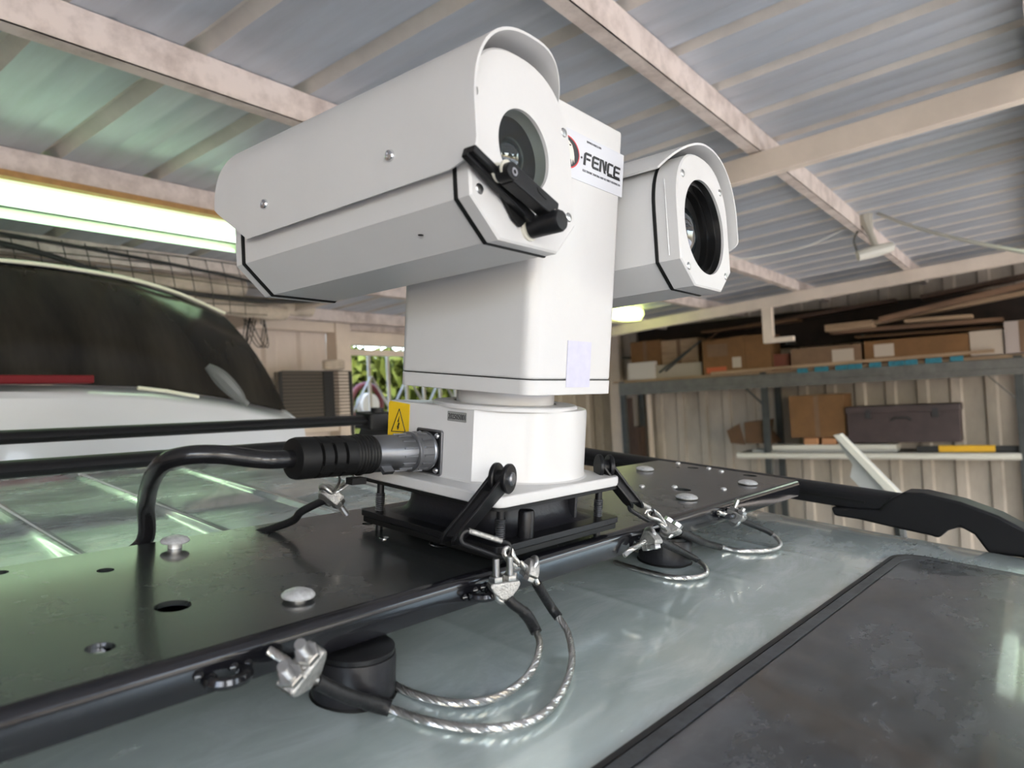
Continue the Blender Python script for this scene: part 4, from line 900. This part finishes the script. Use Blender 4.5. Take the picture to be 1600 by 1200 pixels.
# ------------------------------------------------------------------ power cable with connector
pc = Thing('power_cable', 'thick black power cable with a grey screw connector plugged into the turret', 'cable', (xb - .005, .0265, .03), M_RIG)
A = np.array([xb - .006, .0265, .0375]); B = np.array([-.2285, .0275, .0415]); ax_ = (B - A) / np.linalg.norm(B - A)
def seg_(name, prof, m, n=40, parent=None): return pc.part(name, MB().lathe(prof, A, ax_, n), m, parent)
cr_ = seg_('coupling_ring', [(.0190, .000), (.0200, .001), (.0200, .003), (.0190, .004), (.0190, .019), (.0200, .020), (.0203, .0235), (.0190, .0245), (.0175, .0246)], m_con)
sh_ = seg_('plug_shell', [(.0176, .024), (.0176, .066), (.0170, .068), (.0168, .070)], m_con)
un = np.cross(ax_, Z); un /= np.linalg.norm(un); vn_ = np.cross(un, ax_)
for k in range(14):
    a = 2*PI*k/14 + .1; d = un*math.cos(a) + vn_*math.sin(a); tdir = np.cross(ax_, d)
    for r, s0, s1, par in ((.0191, .006, .018, cr_), (.0176, .026, .042, sh_)):
        b = MB().box(A + ax_*(s0+s1)/2 + d*(r + .0003), (s1 - s0, .0022, .0018), np.array([ax_, tdir, d]).T); pc.part('grip_rib', b, m_con, par, bevel=.0005)
pc.part('flat', MB().box(A + ax_*.062 + (-Y*.55 - Z*.5)*.0232, (.012, .004, .014), np.array([ax_, np.cross(ax_, (-Y*.75 - Z*.66)), (-Y*.75 - Z*.66)]).T), m_con, sh_)
prof = [(.0172, .070), (.0182, .071)]
for k in range(7): prof += [(.0186, .073 + k*.0035), (.0178, .0745 + k*.0035)]
s0 = .0985
for k in range(3): prof += [(.0186, s0), (.0186, s0 + .009), (.0150, s0 + .0095), (.0150, s0 + .0118), (.0186, s0 + .0122)]; s0 += .0125
prof += [(.0186, s0 + .014), (.0176, s0 + .0175), (.0125, s0 + .0185), (.0085, s0 + .0185)]
strain = seg_('strain_relief', prof, m_gasket, 40)
for k in range(4):
    a = k*PI/2 + .5; d = un*math.cos(a) + vn_*math.sin(a); pc.part('strain_bridge', MB().box(A + ax_*.116 + d*.0168, (.038, .008, .003), np.array([ax_, np.cross(ax_, d), d]).T), m_gasket, strain)
E_ = A + ax_ * (s0 + .015)
def r_at(x_, y_, yy): return px_r(x_, y_, 1, yy)
path = [E_, E_ + ax_*.02, r_at(400, 717, .034), r_at(340, 710, .042), r_at(290, 712, .055), r_at(256, 724, .075), r_at(236, 752, .12), r_at(228, 790, .17), r_at(223, 850, .19), (-.325, .198, -.085), (-.33, .202, -.108)]
pc.part('jacket', MB().tube(spline(path, 10), .0078, 20), m_cable)

# ------------------------------------------------------------------ wire rope fittings
def clamp(t, c, rod, rope_dir, parent, L=.026, sc=1.0, rods=(.014, .020)):
    """U-bolt rope grip: rod = direction of the threaded rods, rope_dir = rope axis"""
    c = np.array(c, float); rod = np.array(rod, float); rod /= np.linalg.norm(rod); rd = np.array(rope_dir, float); rd -= rod * (rd @ rod); rd /= np.linalg.norm(rd)
    w = np.cross(rod, rd); s = .0066*sc; rr_ = .0030*sc
    sad = [(-.0135, .001), (.0135, .001), (.0135, .005), (.0075, .0075), (-.0075, .0075), (-.0135, .005)]
    b = MB(); P_ = [(-.0135, .0066), (-.0145, .0030), (-.0120, -.0015), (-.0045, -.0092), (0, -.0102), (.0045, -.0092), (.0120, -.0015), (.0145, .0030), (.0135, .0066)]
    b.prism([(x_*sc, y_*sc) for x_, y_ in P_], c - rd*.0065*sc, w, rod, rd, .013*sc)
    sd_ = t.part('rope_grip', b, m_cast, parent, bevel=.0024*sc)
    u = MB(); pts = [c + w*s + rod*rods[0]*sc, c + w*s - rod*.006*sc]
    pts += [c + w*s*math.cos(a) - rod*(.006*sc + s*math.sin(a)) for a in np.linspace(0, PI, 9)[1:-1]]
    pts += [c - w*s - rod*.006*sc, c - w*s + rod*rods[1]*sc]
    u.tube(resample(pts, .0012), rr_, 12)
    for sg, ln in ((1, rods[0]), (-1, rods[1])):
        k = .0075*sc
        while k < ln*sc - .0006:
            p = c + w*s*sg + rod*k; u.tube([p + (w*math.cos(a) + rd*math.sin(a))*rr_ for a in np.linspace(0, 2*PI, 13)[:-1]], .00035*sc, 4, closed=True); k += .0011
        u.lathe([(.0066*sc, 0), (.0068*sc, .0006*sc), (.0068*sc, .0044*sc), (.0062*sc, .0050*sc)], c + w*s*sg + rod*.0066*sc, rod, 6)
    t.part('u_bolt', u, m_steel, parent)
def shield(t, path, r, parent=None, m=None): return t.part('sleeve', MB().tube(path, r, 14), m or m_sleeve, parent)

zr = ZR + .0045
# A: big loop cable from nearest clamp to clamp beside the front carabiner
def prz(x_, y_, z=zr): return px_r(x_, y_, 2, z)
t = Thing('safety_cable', 'outer steel safety cable looping across the roof from the nearest clamp to the front carabiner', 'steel cable', prz(740, 1138), M_RIG)
pA = [px_r(420, 1016, 1, -.106), px_r(446, 1032, 1, -.116), px_r(463, 1046, 1, -.124), px_r(490, 1062, 1, -.127), px_r(545, 1088, 1, -.131), prz(604, 1105), prz(660, 1124), prz(740, 1138), prz(820, 1130), prz(868, 1097), prz(893, 1040, zr + .002), prz(887, 988, zr + .008), px_r(862, 950, 1, -.127), px_r(842, 918, 1, -.127), px_r(828, 894, 1, -.124), px_r(812, 880, 1, -.120)]
sp_ = spline(pA, 10); rp = t.part('rope', MB().rope(sp_, .0031, pitch=.022), m_rope)
shield(t, sp_[31:52], [.0050]*14 + [.0058]*7, rp); shield(t, sp_[116:133], .0044, rp)
lp = [px_r(792, 862, 1, -.113), px_r(786, 866, 1, -.113), px_r(790, 878, 1, -.116), px_r(806, 888, 1, -.118)]
eye = [px_r(806, 886, 1, -.119), px_r(794, 876, 1, -.117), px_r(787, 864, 1, -.115), px_r(792, 856, 1, -.113), px_r(799, 860, 1, -.113), px_r(804, 872, 1, -.116), px_r(814, 884, 1, -.119)]
t.part('eye_loop', MB().rope(spline(eye, 8), .0022, pitch=.018), m_rope, rp)
clamp(t, px_r(474, 1048, 1, -.126), (-.60, -.42, .68), (.52, -.64, -.56), rp, sc=1.18, rods=(.0235, .0235))
clamp(t, px_r(829, 888, 1, -.123), (-.3, .25, -.85), px_r(842, 918, 1, -.127) - px_r(812, 878, 1, -.119), rp, sc=.80, rods=(.010, .012))
# B: inner loop
t = Thing('safety_cable', 'inner steel safety cable running from behind the front rubber mount to the upright clamp', 'steel cable', prz(740, 1099), M_RIG)
pB = [px_r(800, 886, 1, -.112), px_r(790, 905, 1, -.116), px_r(788, 925, 1, -.122), px_r(800, 942, 1, -.128), px_r(822, 960, 1, -.133), px_r(838, 988, 1, -.135), prz(843, 1012, zr + .012), prz(828, 1052, zr + .003), prz(785, 1086), prz(725, 1099), prz(665, 1090), prz(622, 1073), prz(590, 1050)]
sp_ = spline(pB, 10); rp = t.part('rope', MB().rope(sp_, .0031, pitch=.022), m_rope); shield(t, sp_[26:51], [.0046]*12 + [.0052]*13, rp)
clamp(t, px_r(787, 918, 1, -.121), (-.05, .05, 1), px_r(800, 942, 1, -.128) - px_r(787, 905, 1, -.110), rp, sc=.95, rods=(.027, .027))
# C, D: right-hand pair
t = Thing('safety_cable', 'steel cable loop resting on the roof beside the second rubber mount', 'steel cable', prz(1090, 875), M_RIG)
pC = [px_r(975, 868, 1, -.104), px_r(990, 856, 1, -.108), px_r(1012, 846, 1, -.115), px_r(1030, 846, 1, -.120), px_r(1055, 857, 1, -.122), prz(1086, 873, zr + .004), prz(1102, 886), prz(1102, 898), prz(1075, 903), prz(1040, 900), prz(1000, 890), prz(960, 878)]
sp_ = spline(pC, 10); rp = t.part('rope', MB().rope(sp_, .0031, pitch=.022), m_rope); shield(t, sp_[30:52], [.0048]*12 + [.0040]*10, rp)
clamp(t, px_r(1016, 843, 1, -.117), (-.2, -.35, -1), (1, -.3, -.2), rp, sc=.95, rods=(.012, .012))
t = Thing('safety_cable', 'far steel cable loop from the carabiner clamp to the last clamp on the right', 'steel cable', prz(1180, 860), M_RIG)
pD = [px_r(1026, 812, 1, -.112), px_r(1040, 826, 1, -.117), px_r(1066, 833, 1, -.118), px_r(1095, 846, 1, -.118), prz(1122, 854, zr + .003), prz(1165, 861), prz(1208, 859), prz(1220, 850), prz(1206, 834, zr + .008), px_r(1180, 822, 1, -.118), px_r(1150, 810, 1, -.112), px_r(1122, 801, 1, -.103)]
sp_ = spline(pD, 10); rp = t.part('rope', MB().rope(sp_, .0031, pitch=.022), m_rope); shield(t, sp_[18:42], [.0052]*14 + [.0046]*10, rp); shield(t, sp_[80:103], .0042, rp)
clamp(t, px_r(1046, 826, 1, -.117), (.5, -.3, .85), (1, -.1, -.25), rp, sc=.95, rods=(.012, .012))
clamp(t, px_r(1150, 807, 1, -.114), (.15, -.25, 1), (1, -.1, -.25), rp, sc=.95, rods=(.024, .016))
t.part('eye_loop', MB().rope(spline([px_r(1040, 822, 1, -.116), px_r(1030, 806, 1, -.114), px_r(1018, 797, 1, -.112), px_r(1010, 800, 1, -.112), px_r(1014, 808, 1, -.113), px_r(1030, 814, 1, -.115), px_r(1042, 828, 1, -.117)], 8), .0024, pitch=.018), m_rope, rp)
# E: rear cable clipped to the connector
t = Thing('safety_cable', 'thin black-sleeved cable with a clamp hanging from the power connector', 'steel cable', px_r(453, 815, 1, .12), M_RIG)
YE = .075
pE = [(-.195, .17, -.062), px_r(452, 816, 1, .120), px_r(470, 800, 1, .105), px_r(495, 787, 1, .090), px_r(517, 776, 1, YE), px_r(530, 762, 1, .06), px_r(542, 752, 1, .045)]
sp_ = spline(pE, 10); rp = t.part('rope', MB().rope(sp_, .0022), m_rope); shield(t, sp_[0:38], .0040, rp)
clamp(t, px_r(515, 774, 1, YE), px_r(536, 803, 1, YE) - px_r(512, 770, 1, YE), px_r(536, 756, 1, YE) - px_r(498, 787, 1, YE), rp, sc=1.0, rods=(.026, .012))
lpE = [px_r(520, 768, 1, .06), px_r(530, 754, 1, .05), px_r(532, 742, 1, .045), px_r(545, 736, 1, .045), px_r(552, 742, 1, .045), px_r(545, 755, 1, .05), px_r(524, 770, 1, .06)]
t.part('eye_loop', MB().rope(spline(lpE, 8), .0014, pitch=.012), m_rope, rp)
cl = MB(); cc = A + ax_*.085
cl.tube([cc + ax_*(k*.001) + un*0 + (un*math.cos(a) + vn_*math.sin(a))*.0178 for k, a in [(0, a_) for a_ in np.linspace(0, 2*PI, 33)[:-1]]], .0020, 8, closed=True)
cl.box(A + ax_*.088 - vn_*.0235 - Y*.004, (.016, .010, .006), np.array([ax_, un, vn_]).T)
single('cable_clip', cl, m_gasket, 'black ring clip under the connector holding the small steel loop', 'clip', cc - vn_*.02, M_RIG)

# ------------------------------------------------------------------ tether eyes, straps and carabiners
def tether(eye_c, axd, p_end, label, clab, sgn, c_a, c_b, gate_side):
    eye_c = np.array(eye_c); axd = np.array(axd, float); axd /= np.linalg.norm(axd)
    t = Thing('tether_strap', label, 'strap', eye_c - Z*.013, M_RIG)
    b = MB()
    for o_ in (-.0075, .0045): b.lathe([(.0065, 0), (.0128, 0), (.0134, .001), (.0134, .0035), (.0125, .0045), (.0065, .0045)], eye_c + axd*o_, axd, 32)
    b.cyl(eye_c - axd*.006, eye_c + axd*.006, .0075, 24); t.part('eye', b, m_black)
    t.part('eye_bolt', MB().lathe([(.0062, 0), (.0060, .0015), (.0045, .0028), (1e-4, .0032)], eye_c + axd*.009, axd, 20), m_con)
    pe = np.array(p_end); d = pe - eye_c; L = np.linalg.norm(d); d /= L; s = np.cross(axd, d); s /= np.linalg.norm(s)
    for o_ in (-.0055, .0065):
        poly = [(0, .0122), (.012, .0112), (L*.5, .0094), (L*.9, .0092), (L, .0065), (L + .004, 0), (L, -.0065), (L*.9, -.0092), (L*.5, -.0094), (.012, -.0112), (0, -.0122)]
        t.part('strap', MB().prism(poly, eye_c + axd*o_ - axd*.0018, d, s, axd, .0036), m_black, bevel=.0009)
    t.part('web', MB().box(eye_c + d*L*.58 + axd*.0005, (L*.72, .0105, .0125), np.array([d, s, axd]).T), m_black, bevel=.001)
    c_a, c_b = np.array(c_a), np.array(c_b)
    k = Thing('carabiner', clab, 'carabiner', (c_a + c_b)/2, M_RIG)
    dd = c_b - c_a; Lc = np.linalg.norm(dd); dd /= Lc; sd_ = np.array(gate_side, float); sd_ -= dd*(sd_@dd); sd_ /= np.linalg.norm(sd_)
    pts = [c_a - sd_*.0045]
    for a_ in np.linspace(-PI/2, PI/2, 9): pts.append(c_b + dd*math.cos(a_)*.006 - dd*.004 + sd_*math.sin(a_)*.0068)
    pts2 = [c_a + dd*.004 - dd*math.cos(a_)*.005 + sd_*math.sin(a_)*.0058 for a_ in np.linspace(PI/2, -PI/2, 9)]
    k.part('body', MB().tube(resample(pts[1:] + [c_b*.78 + c_a*.22 + sd_*.0068], .001), .0023, 10).tube(resample([c_a*.9 + c_b*.1 + sd_*.0058] + pts2 + [c_b + dd*-.004 - sd_*.0068], .001), .0023, 10), m_black)
    k.part('gate', MB().cyl(c_a*.92 + c_b*.08 + sd_*.0062, c_b*.80 + c_a*.20 + sd_*.0068, .0024, 14), m_cast, label='silver spring gate')
    k.part('gate_pin', MB().cyl(c_a*.90 + c_b*.10 + sd_*.0062 - axd*.003, c_a*.90 + c_b*.10 + sd_*.0062 + axd*.003, .0011, 10), m_chrome)
e1 = px_r(790, 746, 1, -.104)
tether(px_r(784, 747, 1, -.100), (.30, -1, .02), px_r(702, 846, 0, -.130), 'black tether strap bolted to the front corner of the turret flange', 'black carabiner with a silver gate below the front corner of the turret', 1, px_r(722, 838, 1, -.094), px_r(793, 862, 1, -.112), (.35, -.1, 1))
tether(px_r(943, 729, 1, -.080), (1, -.75, -.02), px_r(992, 790, 1, -.112), 'black tether strap over the right corner of the turret flange', 'black carabiner with a silver gate at the right corner of the turret', 1, px_r(985, 788, 1, -.108), px_r(1018, 806, 1, -.112), (.5, -.1, 1))
